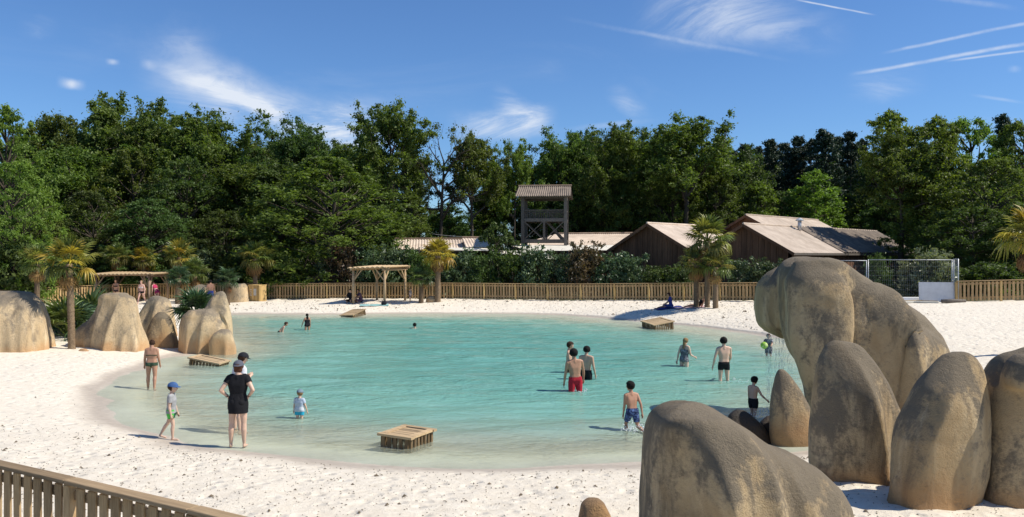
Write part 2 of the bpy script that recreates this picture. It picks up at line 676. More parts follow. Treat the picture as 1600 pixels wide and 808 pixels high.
m, t, out = newmat('forest_floor')
h = NT(t)
n1 = h.noise(h.pos(), 0.7, 6, 0.65)
n2 = h.noise(h.pos(), 5.0, 6, 0.7)
c = h.mix(h.smooth(n1, 0.35, 0.65), (0.055, 0.045, 0.028), (0.060, 0.075, 0.026))
c = h.mix(h.smooth(n2, 0.5, 0.75, 0, 0.6), c, (0.11, 0.085, 0.05))
b = h.bsdf(c, 0.95, h.bump(n2, 0.7, 0.08), 0.2)
h.l(b.outputs[0], out.inputs[0])

beach = link('sand_beach', submesh('sand_beach', qs), MATS['sand'])
tag(beach, 'white sand beach and pool bed around the turquoise bathing lake', 'beach', kind='structure')
ground = link('ground', submesh('ground', ~qs), MATS['forest_floor'])
tag(ground, 'dark woodland ground beyond the fences', 'ground', kind='structure')

# ---------------------------------------------------------------- water
wx = spaced([(-21, 15.5, 0.16)])
wy = spaced([(13.4, 24, 0.11), (24, 54.5, 0.2)])
WX, WY = np.meshgrid(wx, wy)
ax, ay = WX.ravel(), WY.ravel()
dep = -terrain(ax, ay)
wamp = sstep(dep, -0.02, 0.25) * 0.8 + 0.2
rs = np.random.RandomState(5)
wz = np.zeros_like(ax)
for i in range(34):
    wl = rs.uniform(0.45, 2.6)
    a = R(rs.normal(100, 32))
    k = 6.283 / wl
    wz += 0.0042 * wl ** 0.75 * np.sin((ax * math.cos(a) + ay * math.sin(a)) * k + rs.uniform(0, 6.28) + 0.8 * np.sin(ax * 0.35 + ay * 0.21 + i))
wz = wz * wamp * 0.62
keep = dep > -0.12
wi = (np.arange(len(wy) - 1)[:, None] * len(wx) + np.arange(len(wx) - 1)[None, :]).ravel()
wq = np.stack([wi, wi + 1, wi + len(wx) + 1, wi + len(wx)], 1)
wq = wq[keep[wq].any(1)]
used, inv = np.unique(wq, return_inverse=True)
wme = mesh_np('pool_water', np.stack([ax[used], ay[used], wz[used]], 1), inv.reshape(wq.shape), True, {'depth': dep[used]})
m, t, out = newmat('pool_water')
h = NT(t)
dp = h.math('MAXIMUM', h.attr('depth'), 0.0)
n1 = h.noise(h.pos((0.55, 1.0, 1)), 1.9, 5, 0.6, 0.6)
n2 = h.noise(h.pos((0.7, 1.0, 1)), 5.5, 4, 0.6, 0.5)
big = h.noise(h.pos((0.5, 1.0, 1)), 0.22, 4, 0.6, 0.5)
mil = h.noise(h.pos((0.4, 1.0, 1)), 0.9, 5, 0.65, 1.0)
hgt = h.math('ADD', n1, h.math('MULTIPLY', n2, 0.4))
hgt = h.math('MULTIPLY', hgt, h.smooth(h.noise(h.pos((0.35, 1.0, 1)), 0.30, 3, 0.5, 0.8), 0.35, 0.65, 0.45, 1.15))
nrm = h.bump(hgt, 0.8, 0.12)
alpha = h.math('SUBTRACT', 1.0, h.math('EXPONENT', h.math('MULTIPLY', dp, -4.2)))
dd = h.math('ADD', dp, h.math('MULTIPLY', h.math('SUBTRACT', big, 0.5), 0.30))
cw = h.mix(h.smooth(dd, 0.08, 0.42), (0.52, 0.55, 0.42), (0.225, 0.47, 0.38))
cw = h.mix(h.smooth(dd, 0.4, 0.85), cw, (0.135, 0.365, 0.305))
cw = h.mix(h.smooth(mil, 0.48, 0.72, 0, 0.30), cw, (0.32, 0.53, 0.465))
dif = h.n('ShaderNodeBsdfDiffuse')
h.l(cw, dif.inputs[0])
h.l(h.bump(hgt, 0.9, 0.17), dif.inputs['Normal'])
trn = h.n('ShaderNodeBsdfTransparent')
trn.inputs[0].default_value = (0.90, 0.97, 0.95, 1)
mx = h.n('ShaderNodeMixShader')
h.l(alpha, mx.inputs[0])
h.l(trn.outputs[0], mx.inputs[1])
h.l(dif.outputs[0], mx.inputs[2])
fr = h.n('ShaderNodeFresnel')
fr.inputs['IOR'].default_value = 1.33
h.l(nrm, fr.inputs['Normal'])
gl = h.n('ShaderNodeBsdfGlossy')
gl.inputs['Roughness'].default_value = 0.10
h.l(nrm, gl.inputs['Normal'])
mx2 = h.n('ShaderNodeMixShader')
h.l(h.math('MULTIPLY', fr.outputs[0], h.smooth(h.attr('depth'), -0.01, 0.12, 0.0, 0.8)), mx2.inputs[0])
h.l(mx.outputs[0], mx2.inputs[1])
h.l(gl.outputs[0], mx2.inputs[2])
h.l(mx2.outputs[0], out.inputs[0])
water = link('pool_water', wme, m)
tag(water, 'rippled turquoise water of the shallow bathing lake', 'water', kind='structure')

# ---------------------------------------------------------------- voxel union
TMP = bpy.data.scenes.new('tmp_scene')


def remesh(name, bm_or_mesh, voxel, smooth_it=4, smooth_f=0.5, keep=False):
    if isinstance(bm_or_mesh, bmesh.types.BMesh):
        me = bpy.data.meshes.new('tmp')
        bm_or_mesh.to_mesh(me)
        bm_or_mesh.free()
    else:
        me = bm_or_mesh
    o = bpy.data.objects.new('tmp', me)
    TMP.collection.objects.link(o)
    md = o.modifiers.new('r', 'REMESH')
    md.mode = 'VOXEL'
    md.voxel_size = voxel
    if smooth_it:
        sm = o.modifiers.new('s', 'SMOOTH')
        sm.iterations = smooth_it
        sm.factor = smooth_f
    with bpy.context.temp_override(scene=TMP, view_layer=TMP.view_layers[0]):
        dg = bpy.context.evaluated_depsgraph_get()
        res = bpy.data.meshes.new_from_object(o.evaluated_get(dg), preserve_all_data_layers=False, depsgraph=dg)
    res.name = name
    bpy.data.objects.remove(o)
    bpy.data.meshes.remove(me)
    res.materials.clear()
    res.polygons.foreach_set('use_smooth', [True] * len(res.polygons))
    return res


_bm = bmesh.new()
bmesh.ops.create_icosphere(_bm, subdivisions=2, radius=1.0)
ICO = [v.co.copy() for v in _bm.verts]
_bm.free()


def hull(bm, balls):
    """convex hull round a list of (centre, radius) balls, added to bm as one closed piece"""
    vs = []
    for c, r in balls:
        c = Vector(c)
        if hasattr(r, '__len__'):
            vs += [bm.verts.new(c + Vector((p.x * r[0], p.y * r[1], p.z * r[2]))) for p in ICO]
        else:
            vs += [bm.verts.new(c + p * r) for p in ICO]
    res = bmesh.ops.convex_hull(bm, input=vs, use_existing_faces=False)
    inter = [g for g in res['geom_interior'] if isinstance(g, bmesh.types.BMVert)]
    unused = [g for g in res['geom_unused'] if isinstance(g, bmesh.types.BMVert)]
    bmesh.ops.delete(bm, geom=list(set(inter + unused)), context='VERTS')


# ---------------------------------------------------------------- rocks
STAIN_LO, STAIN_HI = -0.06, 0.48
m, t, out = newmat('rock')
h = NT(t)
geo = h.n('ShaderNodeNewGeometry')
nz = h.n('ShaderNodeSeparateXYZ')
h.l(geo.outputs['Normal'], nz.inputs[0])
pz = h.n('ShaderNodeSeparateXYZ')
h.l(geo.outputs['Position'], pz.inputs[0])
rr = h.rnd()
blot = h.noise(h.pos((1, 1, 0.7)), 0.85, 6, 0.62, 0.4)
strk = h.noise(h.pos((2.6, 2.6, 0.28)), 1.1, 5, 0.6, 0.5)
fine_ = h.noise(h.pos(), 16.0, 6, 0.7)
grain = h.noise(h.pos(), 55.0, 4, 0.65)
base = h.mix(h.smooth(blot, 0.3, 0.7), (0.38, 0.27, 0.142), (0.51, 0.39, 0.228))
base = h.mix(h.smooth(strk, 0.50, 0.70, 0, 0.8), base, (0.60, 0.465, 0.28))
base = h.mix(h.smooth(fine_, 0.45, 0.8, 0, 0.4), base, (0.30, 0.21, 0.105))
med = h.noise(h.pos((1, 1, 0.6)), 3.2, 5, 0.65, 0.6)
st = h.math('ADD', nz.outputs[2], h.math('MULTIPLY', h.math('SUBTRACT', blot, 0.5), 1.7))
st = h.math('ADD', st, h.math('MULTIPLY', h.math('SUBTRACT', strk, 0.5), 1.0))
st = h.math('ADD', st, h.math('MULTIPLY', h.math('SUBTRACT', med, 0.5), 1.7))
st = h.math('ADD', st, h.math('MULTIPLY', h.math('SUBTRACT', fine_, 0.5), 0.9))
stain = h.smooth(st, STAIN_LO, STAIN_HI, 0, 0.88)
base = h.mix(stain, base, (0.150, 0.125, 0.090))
drk = h.smooth(h.noise(h.pos((1.5, 1.5, 0.30)), 0.85, 5, 0.65, 0.8), 0.50, 0.64, 0, 0.8)
base = h.mix(drk, base, (0.165, 0.128, 0.082))
ft = h.math('ADD', pz.outputs[2], h.math('MULTIPLY', h.math('SUBTRACT', blot, 0.5), 1.2))
base = h.mix(h.smooth(ft, 0.70, 0.20, 0, 0.6), base, (0.40, 0.21, 0.085))
base = h.mix(h.smooth(grain, 0.6, 0.75, 0, 0.35), base, (0.12, 0.09, 0.06))
hb = h.math('ADD', h.math('MULTIPLY', fine_, 0.8), h.math('MULTIPLY', grain, 0.45))
hb = h.math('ADD', hb, h.math('MULTIPLY', strk, 0.6))
b = h.bsdf(base, 0.88, h.bump(hb, 0.9, 0.045), 0.25)
h.l(b.outputs[0], out.inputs[0])
MATS['rock'] = m
m2 = m.copy()
m2.name = 'rock_pale'
MATS['rock_pale'] = m2
for n_ in m2.node_tree.nodes:
    if n_.type == 'MAP_RANGE' and abs(n_.inputs['From Min'].default_value - STAIN_LO) < 1e-4:
        n_.inputs['From Min'].default_value, n_.inputs['From Max'].default_value = 0.05, 0.85
    if n_.type == 'MAP_RANGE' and abs(n_.inputs['From Min'].default_value - 0.50) < 1e-4 and abs(n_.inputs['To Max'].default_value - 0.8) < 1e-4 and abs(n_.inputs['From Max'].default_value - 0.64) < 1e-4:
        n_.inputs['From Min'].default_value, n_.inputs['From Max'].default_value = 0.56, 0.72
    if n_.type == 'MIX':
        for s_ in (6, 7):
            cv = n_.inputs[s_].default_value
            if not n_.inputs[s_].is_linked:
                n_.inputs[s_].default_value = (min(.8, cv[0] * 1.30), min(.8, cv[1] * 1.30), min(.8, cv[2] * 1.34), 1)
m4 = m.copy()
m4.name = 'rock_dark'
MATS['rock_dark'] = m4
for n_ in m4.node_tree.nodes:
    if n_.type == 'MIX':
        for s_ in (6, 7):
            cv = n_.inputs[s_].default_value
            if not n_.inputs[s_].is_linked:
                n_.inputs[s_].default_value = (cv[0] * .36, cv[1] * .38, cv[2] * .42, 1)
m3 = m.copy()
m3.name = 'rock_wet'
MATS['rock_wet'] = m3
for n_ in m3.node_tree.nodes:
    if n_.type == 'MIX':
        for s_ in (6, 7):
            cv = n_.inputs[s_].default_value
            if not n_.inputs[s_].is_linked:
                n_.inputs[s_].default_value = (cv[0] * .22, cv[1] * .24, cv[2] * .28, 1)
    if n_.type == 'BSDF_PRINCIPLED':
        n_.inputs['Roughness'].default_value = 0.45


def loft(bm, rows, Y0, depth=0.85, sup=2.4, skew=0.0, dmin=0.0, n=40):
    """closed solid whose level cuts run between the given left/right edges; real depth, own distance"""
    rings = []
    rows = sorted(rows)
    py = np.array([r[0] for r in rows], float)
    xl = np.array([r[1] for r in rows], float)
    xr = np.array([r[2] for r in rows], float)
    lv = np.linspace(0, 1, 26) ** 1.25 * (py[-1] - py[0]) + py[0]
    for y in lv:
        l, r = np.interp(y, py, xl), np.interp(y, py, xr)
        p = PX((l + r) / 2, y, Y0)
        hw = (r - l) / 2 / FPX * Y0
        hd = max(hw * depth, min(dmin, hw * 2.2))
        ring = []
        for k in range(n):
            a = 2 * math.pi * k / n
            ca, sa = math.cos(a), math.sin(a)
            x = hw * math.copysign(abs(ca) ** (2 / sup), ca)
            yy = hd * math.copysign(abs(sa) ** (2 / sup), sa)
            ring.append(bm.verts.new((p.x + x + skew * yy, p.y + yy, p.z)))
        rings.append(ring)
    for a, b_ in zip(rings, rings[1:]):
        for k in range(n):
            bm.faces.new((a[k], b_[k], b_[(k + 1) % n], a[(k + 1) % n]))
    bm.faces.new(rings[0])
    bm.faces.new(rings[-1][::-1])


def rock(name, label, lofts, ridges=(), voxel=0.05, amp=0.06, ridge_amp=0.05, mat='rock', seed=0, sm=6, fl=1.0, folds=()):
    bm = bmesh.new()
    for lf in lofts:
        loft(bm, **lf)
    for chain in ridges:
        for (a, ra), (b_, rb) in zip(chain, chain[1:]):
            hull(bm, [(a, ra), (b_, rb)])
    bmesh.ops.recalc_face_normals(bm, faces=bm.faces)
    me = remesh(name, bm, voxel, sm, 0.6)
    nv = len(me.vertices)
    co = np.empty(nv * 3, np.float32)
    me.vertices.foreach_get('co', co)
    co = co.reshape(-1, 3)
    no = np.empty(nv * 3, np.float32)
    me.vertices.foreach_get('normal', no)
    no = no.reshape(-1, 3)
    off = np.empty(nv, np.float32)
    sc = 1.0 * fl
    for i in range(nv):
        x, y, z = co[i]
        a = mnoise.noise((x * sc * .9 + seed * 7.1, y * sc * .9, z * sc * .6))
        b1 = 1 - abs(mnoise.noise((x * sc * 1.35 + seed * 3.3, y * sc * 1.35 + 9, z * sc * .32))) * 2.2
        c1 = mnoise.noise((x * 4 + seed, y * 4, z * 3))
        off[i] = amp * a + ridge_amp * (b1 - 0.45) + 0.012 * c1
    for (pts, Yf, fa, wl_, wr_) in folds:
        # crest or groove running down the front of the rock: sharp on one flank, easy on the other
        P3 = [PX(q[0], q[1], Yf) for q in pts]
        zs = np.array([q.z for q in P3])[::-1]
        xs_ = np.array([q.x for q in P3])[::-1]
        xc = np.interp(co[:, 2], zs, xs_)
        d_ = co[:, 0] - xc
        w_ = np.where(d_ < 0, wl_ / FPX * Yf, wr_ / FPX * Yf)
        prof = np.exp(-(np.abs(d_) / w_) ** 1.25)
        front = np.clip(-no[:, 1] * 1.6 + .25, 0, 1)
        ends = sstep(co[:, 2], zs[-1] + .12, zs[-1] - .95)
        off = off + fa * prof * front * ends
    co = co + no * off[:, None]
    base = Vector((float(co[:, 0].mean()), float(co[:, 1].mean()), 0))
    base.z = gz(base.x, base.y)
    co -= np.array(base)
    me.vertices.foreach_set('co', co.astype(np.float32).ravel())
    me.update()
    o = link(name, me, MATS[mat], loc=base)
    tag(o, label, 'rock')
    return o


def pl(pts, Y0, r):
    return [(PX(px, py, Y0 + dy), rr_) for (px, py, dy), rr_ in zip(pts, r)]


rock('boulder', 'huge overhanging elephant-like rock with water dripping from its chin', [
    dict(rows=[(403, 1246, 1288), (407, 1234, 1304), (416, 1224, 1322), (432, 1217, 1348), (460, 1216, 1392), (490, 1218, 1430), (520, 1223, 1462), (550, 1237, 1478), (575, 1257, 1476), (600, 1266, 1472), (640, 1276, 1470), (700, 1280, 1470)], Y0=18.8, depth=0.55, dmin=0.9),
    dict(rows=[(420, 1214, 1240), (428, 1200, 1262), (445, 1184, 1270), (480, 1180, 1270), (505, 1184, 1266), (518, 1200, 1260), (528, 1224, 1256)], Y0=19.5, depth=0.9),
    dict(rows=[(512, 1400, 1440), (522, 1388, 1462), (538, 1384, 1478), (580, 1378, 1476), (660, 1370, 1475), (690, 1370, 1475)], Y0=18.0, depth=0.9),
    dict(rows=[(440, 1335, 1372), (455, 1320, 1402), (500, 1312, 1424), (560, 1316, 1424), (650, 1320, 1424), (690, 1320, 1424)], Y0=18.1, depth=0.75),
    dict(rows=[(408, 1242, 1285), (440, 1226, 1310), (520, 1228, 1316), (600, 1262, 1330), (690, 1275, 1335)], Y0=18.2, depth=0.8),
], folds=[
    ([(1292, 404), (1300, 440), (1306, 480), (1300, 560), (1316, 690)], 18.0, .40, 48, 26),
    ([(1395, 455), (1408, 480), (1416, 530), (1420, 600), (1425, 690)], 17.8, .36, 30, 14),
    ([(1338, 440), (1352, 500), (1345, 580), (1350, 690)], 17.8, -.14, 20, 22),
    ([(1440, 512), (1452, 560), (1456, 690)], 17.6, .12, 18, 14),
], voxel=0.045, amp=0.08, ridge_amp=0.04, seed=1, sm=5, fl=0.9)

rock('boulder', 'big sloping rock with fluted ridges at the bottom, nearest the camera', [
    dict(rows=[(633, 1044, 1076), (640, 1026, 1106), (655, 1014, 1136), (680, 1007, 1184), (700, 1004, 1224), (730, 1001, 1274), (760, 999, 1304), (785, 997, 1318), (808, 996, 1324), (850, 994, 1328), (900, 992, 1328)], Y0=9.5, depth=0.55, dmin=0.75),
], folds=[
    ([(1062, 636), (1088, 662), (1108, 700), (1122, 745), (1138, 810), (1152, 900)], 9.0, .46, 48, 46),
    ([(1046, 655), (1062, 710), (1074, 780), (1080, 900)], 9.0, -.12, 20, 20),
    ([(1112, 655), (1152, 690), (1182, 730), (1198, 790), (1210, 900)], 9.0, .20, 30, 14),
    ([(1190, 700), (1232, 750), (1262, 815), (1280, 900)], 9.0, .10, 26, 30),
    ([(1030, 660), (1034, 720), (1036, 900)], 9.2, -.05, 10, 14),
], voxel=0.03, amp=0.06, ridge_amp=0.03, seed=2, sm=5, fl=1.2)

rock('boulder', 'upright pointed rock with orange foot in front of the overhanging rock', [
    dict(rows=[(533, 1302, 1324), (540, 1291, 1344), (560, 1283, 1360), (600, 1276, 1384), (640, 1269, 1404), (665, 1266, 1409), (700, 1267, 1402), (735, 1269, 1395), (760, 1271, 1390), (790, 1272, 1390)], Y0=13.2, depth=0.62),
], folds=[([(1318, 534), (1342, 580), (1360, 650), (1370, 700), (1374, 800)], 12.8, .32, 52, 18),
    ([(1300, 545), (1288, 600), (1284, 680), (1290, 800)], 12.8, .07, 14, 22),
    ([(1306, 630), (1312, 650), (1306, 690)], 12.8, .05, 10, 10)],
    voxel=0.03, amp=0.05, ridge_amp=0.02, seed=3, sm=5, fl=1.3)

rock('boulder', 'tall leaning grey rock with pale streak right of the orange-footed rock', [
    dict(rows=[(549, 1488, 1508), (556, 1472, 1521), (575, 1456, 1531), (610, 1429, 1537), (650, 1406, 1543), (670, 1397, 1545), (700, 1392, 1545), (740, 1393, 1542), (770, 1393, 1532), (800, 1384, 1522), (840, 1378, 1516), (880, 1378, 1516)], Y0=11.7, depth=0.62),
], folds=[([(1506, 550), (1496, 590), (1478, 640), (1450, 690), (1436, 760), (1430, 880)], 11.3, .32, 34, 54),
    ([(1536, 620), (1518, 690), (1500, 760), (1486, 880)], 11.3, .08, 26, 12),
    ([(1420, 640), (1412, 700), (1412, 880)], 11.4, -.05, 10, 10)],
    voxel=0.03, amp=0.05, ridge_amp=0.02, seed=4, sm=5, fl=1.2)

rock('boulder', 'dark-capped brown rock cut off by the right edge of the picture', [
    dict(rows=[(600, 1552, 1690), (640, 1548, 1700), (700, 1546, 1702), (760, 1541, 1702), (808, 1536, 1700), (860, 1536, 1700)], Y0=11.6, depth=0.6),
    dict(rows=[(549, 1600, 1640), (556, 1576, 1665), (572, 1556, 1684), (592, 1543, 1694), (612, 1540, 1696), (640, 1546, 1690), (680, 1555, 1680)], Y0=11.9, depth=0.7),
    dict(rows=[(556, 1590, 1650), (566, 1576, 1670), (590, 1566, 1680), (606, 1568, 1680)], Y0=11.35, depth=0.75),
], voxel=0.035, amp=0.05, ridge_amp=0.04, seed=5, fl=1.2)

rock('boulder', 'dark finlike pointed rock under the dripping overhang', [
    dict(rows=[(578, 1216, 1224), (588, 1212, 1234), (610, 1207, 1250), (640, 1204, 1266), (680, 1205, 1276), (720, 1208, 1280), (745, 1208, 1280)], Y0=16.2, depth=0.7)],
    folds=[([(1590, 600), (1585, 700), (1580, 860)], 11.2, .12, 20, 10)],
    voxel=0.03, amp=0.04, ridge_amp=0.02, mat='rock', seed=6)
rock('boulder', 'small black wet triangular rock standing in the water', [
    dict(rows=[(640, 1150, 1162), (648, 1140, 1174), (665, 1131, 1192), (700, 1122, 1212)], Y0=16.4, depth=0.6)],
    voxel=0.025, amp=0.02, ridge_amp=0.01, mat='rock_wet', seed=7)
rock('boulder', 'small rounded brown rock peeking over the sloping front rock', [
    dict(rows=[(637, 1094, 1110), (642, 1086, 1119), (655, 1080, 1126), (700, 1076, 1132)], Y0=15.4, depth=0.8)],
    voxel=0.025, amp=0.02, ridge_amp=0.01, seed=8)
rock('boulder', 'tiny black wet rock beside the dark finlike rock', [
    dict(rows=[(650, 1198, 1206), (660, 1188, 1212), (690, 1176, 1216)], Y0=16.6, depth=0.7)],
    voxel=0.02, amp=0.015, ridge_amp=0.01, mat='rock_wet', seed=9)
rock('boulder', 'little grey rock at the bottom edge left of the sloping rock', [
    dict(rows=[(780, 918, 934), (787, 909, 943), (808, 904, 954), (850, 900, 962)], Y0=10.6, depth=0.8)],
    voxel=0.02, amp=0.02, ridge_amp=0.015, seed=10)

rock('boulder', 'pale domed boulder cut off by the left edge of the picture', [
    dict(rows=[(457, -4, 34), (462, -25, 48), (478, -48, 62), (500, -60, 71), (530, -64, 77), (560, -64, 79), (585, -64, 79)], Y0=29.8, depth=0.8)],
    folds=[([(20, 458), (36, 480), (42, 520), (44, 590)], 29.2, .16, 5, 14), ([(0, 458), (8, 490), (10, 590)], 29.0, .10, 14, 4), ([(44, 463), (60, 500), (66, 590)], 29.4, .12, 4, 9)],
    voxel=0.06, amp=0.06, ridge_amp=0.10, mat='rock_pale', seed=11, fl=0.9)
rock('boulder', 'broad fluted pale boulder standing between tall palm and low round boulder', [
    dict(rows=[(460, 162, 204), (465, 157, 211), (480, 155, 217), (500, 150, 222), (530, 148, 227), (545, 148, 229), (575, 148, 229)], Y0=30.6, depth=0.7),
    dict(rows=[(466, 156, 170), (480, 150, 172), (500, 140, 178), (516, 126, 182), (530, 118, 186), (575, 117, 190)], Y0=31.1, depth=0.9)],
    folds=[([(186, 461), (178, 490), (170, 520), (164, 575)], 30.0, .22, 4, 14), ([(200, 462), (206, 500), (210, 575)], 30.0, .10, 12, 4), ([(166, 463), (156, 500), (146, 540), (142, 575)], 30.4, .14, 4, 8)],
    voxel=0.05, amp=0.05, ridge_amp=0.11, mat='rock_pale', seed=12, fl=1.2)
rock('boulder', 'pale conical boulder behind the low round boulder', [
    dict(rows=[(462, 238, 250), (470, 230, 264), (488, 219, 272), (505, 210, 274), (530, 204, 275), (550, 204, 275)], Y0=36, depth=0.7)],
    folds=[([(244, 463), (240, 490), (232, 550)], 35.4, .2, 4, 10), ([(256, 466), (262, 500), (264, 550)], 35.4, .12, 8, 3)],
    voxel=0.06, amp=0.06, ridge_amp=0.08, mat='rock_pale', seed=13)
rock('boulder', 'low rounded grey boulder in front of the conical one', [
    dict(rows=[(488, 248, 258), (496, 241, 266), (512, 233, 273), (536, 228, 278), (560, 227, 279)], Y0=32, depth=0.75)],
    voxel=0.045, amp=0.04, ridge_amp=0.05, mat='rock', seed=14)
rock('boulder', 'pale boulder with a peaked right side at the water edge', [
    dict(rows=[(457, 339, 349), (462, 335, 353), (475, 325, 356), (490, 316, 359), (510, 308, 361), (545, 305, 363), (575, 305, 363)], Y0=32.0, depth=0.8),
    dict(rows=[(484, 296, 330), (492, 284, 340), (510, 281, 350), (545, 280, 352), (575, 280, 352)], Y0=31.6, depth=0.7),
    dict(rows=[(514, 346, 356), (524, 339, 363), (541, 335, 367), (570, 334, 368)], Y0=31.0, depth=0.8)],
    folds=[([(344, 458), (346, 490), (344, 560)], 31.5, .18, 6, 8), ([(322, 478), (318, 510), (314, 570)], 31.2, .14, 4, 9), ([(300, 486), (296, 520), (294, 570)], 31.1, .10, 8, 4)],
    voxel=0.05, amp=0.05, ridge_amp=0.08, mat='rock_pale', seed=15, fl=1.1)
rock('boulder', 'low brown boulder half hidden behind the tall palm trunk', [
    dict(rows=[(508, 92, 108), (514, 86, 116), (526, 83, 120), (545, 82, 122)], Y0=34, depth=0.8)],
    voxel=0.05, amp=0.04, ridge_amp=0.05, mat='rock_pale', seed=16)
rock('boulder', 'far whitish boulder beside the man in blue shorts', [
    dict(rows=[(445, 312, 328), (450, 303, 334), (460, 294, 338), (475, 291, 340)], Y0=56, depth=0.8)],
    voxel=0.08, amp=0.08, ridge_amp=0.08, mat='rock_pale', seed=17)
rock('boulder', 'far whitish boulder just left of the wooden locker box', [
    dict(rows=[(442, 366, 382), (448, 360, 388), (465, 357, 390), (480, 356, 391)], Y0=58.5, depth=0.8)],
    voxel=0.08, amp=0.1, ridge_amp=0.1, mat='rock_pale', seed=18)
rock('stone', 'small brown stone lying at the foot of the tall palm', [
    dict(rows=[(545, 126, 134), (549, 122, 139), (556, 120, 141)], Y0=29.5, depth=0.8)],
    voxel=0.02, amp=0.02, ridge_amp=0.01, mat='rock_pale', seed=19)
rock('stone', 'small grey stone by the far fence beside the yellow palm', [
    dict(rows=[(463, 669, 679), (467, 666, 682), (472, 665, 683)], Y0=56.8, depth=0.8)],
    voxel=0.04, amp=0.03, ridge_amp=0.01, mat='rock_pale', seed=20)

# water dripping from the chin of the overhanging rock
rs = np.random.RandomState(3)
mb = MB()
for i in range(46):
    u = rs.rand()
    x0 = 1196 + u * 44
    Yd = 19.2 + rs.uniform(-0.35, 0.35)
    top = 520 + 14 * u + (60 * max(0, u - .7))
    p = PX(x0, top, Yd)
    z = p.z - 0.02
    while z > 0.0:
        L = rs.uniform(0.05, 0.22)
        r = rs.uniform(0.0022, 0.0048)
        xx, yy = p.x + rs.uniform(-.012, .012), p.y + rs.uniform(-.012, .012)
        mb.tube([(xx, yy, z), (xx, yy, z - L * .6), (xx, yy, z - L)], [r * .5, r, r * .3], 5)
        z -= L + rs.uniform(0.05, 0.28)
m, t, out = newmat('falling_water')
h = NT(t)
b = h.bsdf((0.80, 0.86, 0.88), 0.15, None, 0.5)
b.inputs['Alpha'].default_value = 0.6
h.l(b.outputs[0], out.inputs[0])
o = mb.build('dripping_water', m, smooth=True)
tag(o, 'curtain of water drops falling from the overhanging rock', 'waterfall', kind='stuff')

# bits of bark and leaves; dark specks also put in for footprint shadows
rs = np.random.RandomState(21)
V, F = [], []
cnt = 0
while cnt < 15000:
    if rs.rand() < 0.55:
        x, y = rs.uniform(-12, 9), rs.uniform(9.5, 17) if rs.rand() < .8 else rs.uniform(17, 30)
    else:
        x, y = rs.uniform(-26, 20), rs.uniform(38, 59)
    cnt += 1
    V.append((x, y))
V = np.array(V)
sd = poly_sd(V[:, 0], V[:, 1], SHORE_C)
sz = poly_sd(V[:, 0], V[:, 1], SANDZONE)
V = V[(sd < -0.45) & (sz > 0.3)]
zz_ = terrain(V[:, 0], V[:, 1])
vv, ff = [], []
for (x, y), z in zip(V, zz_):
    s = rs.uniform(0.006, 0.021) * (1.0 if y < 30 else 2.6) * (1 if rs.rand() < .95 else 2.4)
    a = rs.uniform(0, 6.28)
    ca, sa = math.cos(a) * s, math.sin(a) * s
    b0 = len(vv)
    e = rs.uniform(0.3, 0.7)
    vv += [(x - ca, y - sa, z + .002), (x + sa * e, y - ca * e, z + s * .3), (x + ca, y + sa, z + .004), (x - sa * e, y + ca * e, z + s * .25), (x, y, z + s * .8)]
    ff += [(b0, b0 + 1, b0 + 4), (b0 + 1, b0 + 2, b0 + 4), (b0 + 2, b0 + 3, b0 + 4), (b0 + 3, b0, b0 + 4)]
plain('debris_shadow', (0.13, 0.10, 0.065), 0.9, 0.4, 3.0)
o = link('chip_shadow_specks', mesh_np('chip_shadow_specks', vv, ff), MATS['debris_shadow'])
tag(o, 'dark bark chips, leaf bits and specks standing for footprint shadows on the sand', 'debris_shadow', kind='stuff')

# ---------------------------------------------------------------- fences
PICKETS = [bevelbox(0.132, 0.024, 1.0, 0.004, 0.0015) for _ in range(4)]
for p_ in PICKETS: p_.materials.append(MATS['pine'])
POST = bevelbox(0.11, 0.11, 1.16, 0.008)
POST.materials.append(MATS['pine_new'])
RAIL = bevelbox(1.0, 0.15, 0.045, 0.006)
RAIL.materials.append(MATS['pine_rail'])
BACKRAIL = bevelbox(1.0, 0.04, 0.10, 0.004)
BACKRAIL.materials.append(MATS['pine_rail'])


def walk(pts, step):
    """points every `step` metres along a smoothed open path, with heading"""
    P_ = [np.array(p, float) for p in pts]
    ext = [2 * P_[0] - P_[1]] + P_ + [2 * P_[-1] - P_[-2]]
    dense = []
    for i in range(1, len(ext) - 2):
        p0, p1, p2, p3 = ext[i - 1:i + 3]
        for j in range(24):
            t_ = j / 24
            dense.append(0.5 * ((2 * p1) + (-p0 + p2) * t_ + (2 * p0 - 5 * p1 + 4 * p2 - p3) * t_ * t_ + (-p0 + 3 * p1 - 3 * p2 + p3) * t_ ** 3))
    dense.append(P_[-1])
    dense = np.array(dense)
    s = np.concatenate([[0], np.cumsum(np.linalg.norm(np.diff(dense, axis=0), axis=1))])
    n = int(s[-1] / step)
    q = np.arange(n + 1) * step
    return np.stack([np.interp(q, s, dense[:, 0]), np.interp(q, s, dense[:, 1])], 1)


OLD = {}
for nm_, me_, mt_ in (('post', POST, 'pine_old'), ('rail', RAIL, 'pine_old_rail'), ('back', BACKRAIL, 'pine_old_rail'), ('p0', PICKETS[0], 'pine_old'), ('p1', PICKETS[1], 'pine_old'), ('p2', PICKETS[2], 'pine_old'), ('p3', PICKETS[3], 'pine_old')):
    c_ = me_.copy()
    c_.materials.clear()
    c_.materials.append(MATS[mt_])
    OLD[nm_] = c_


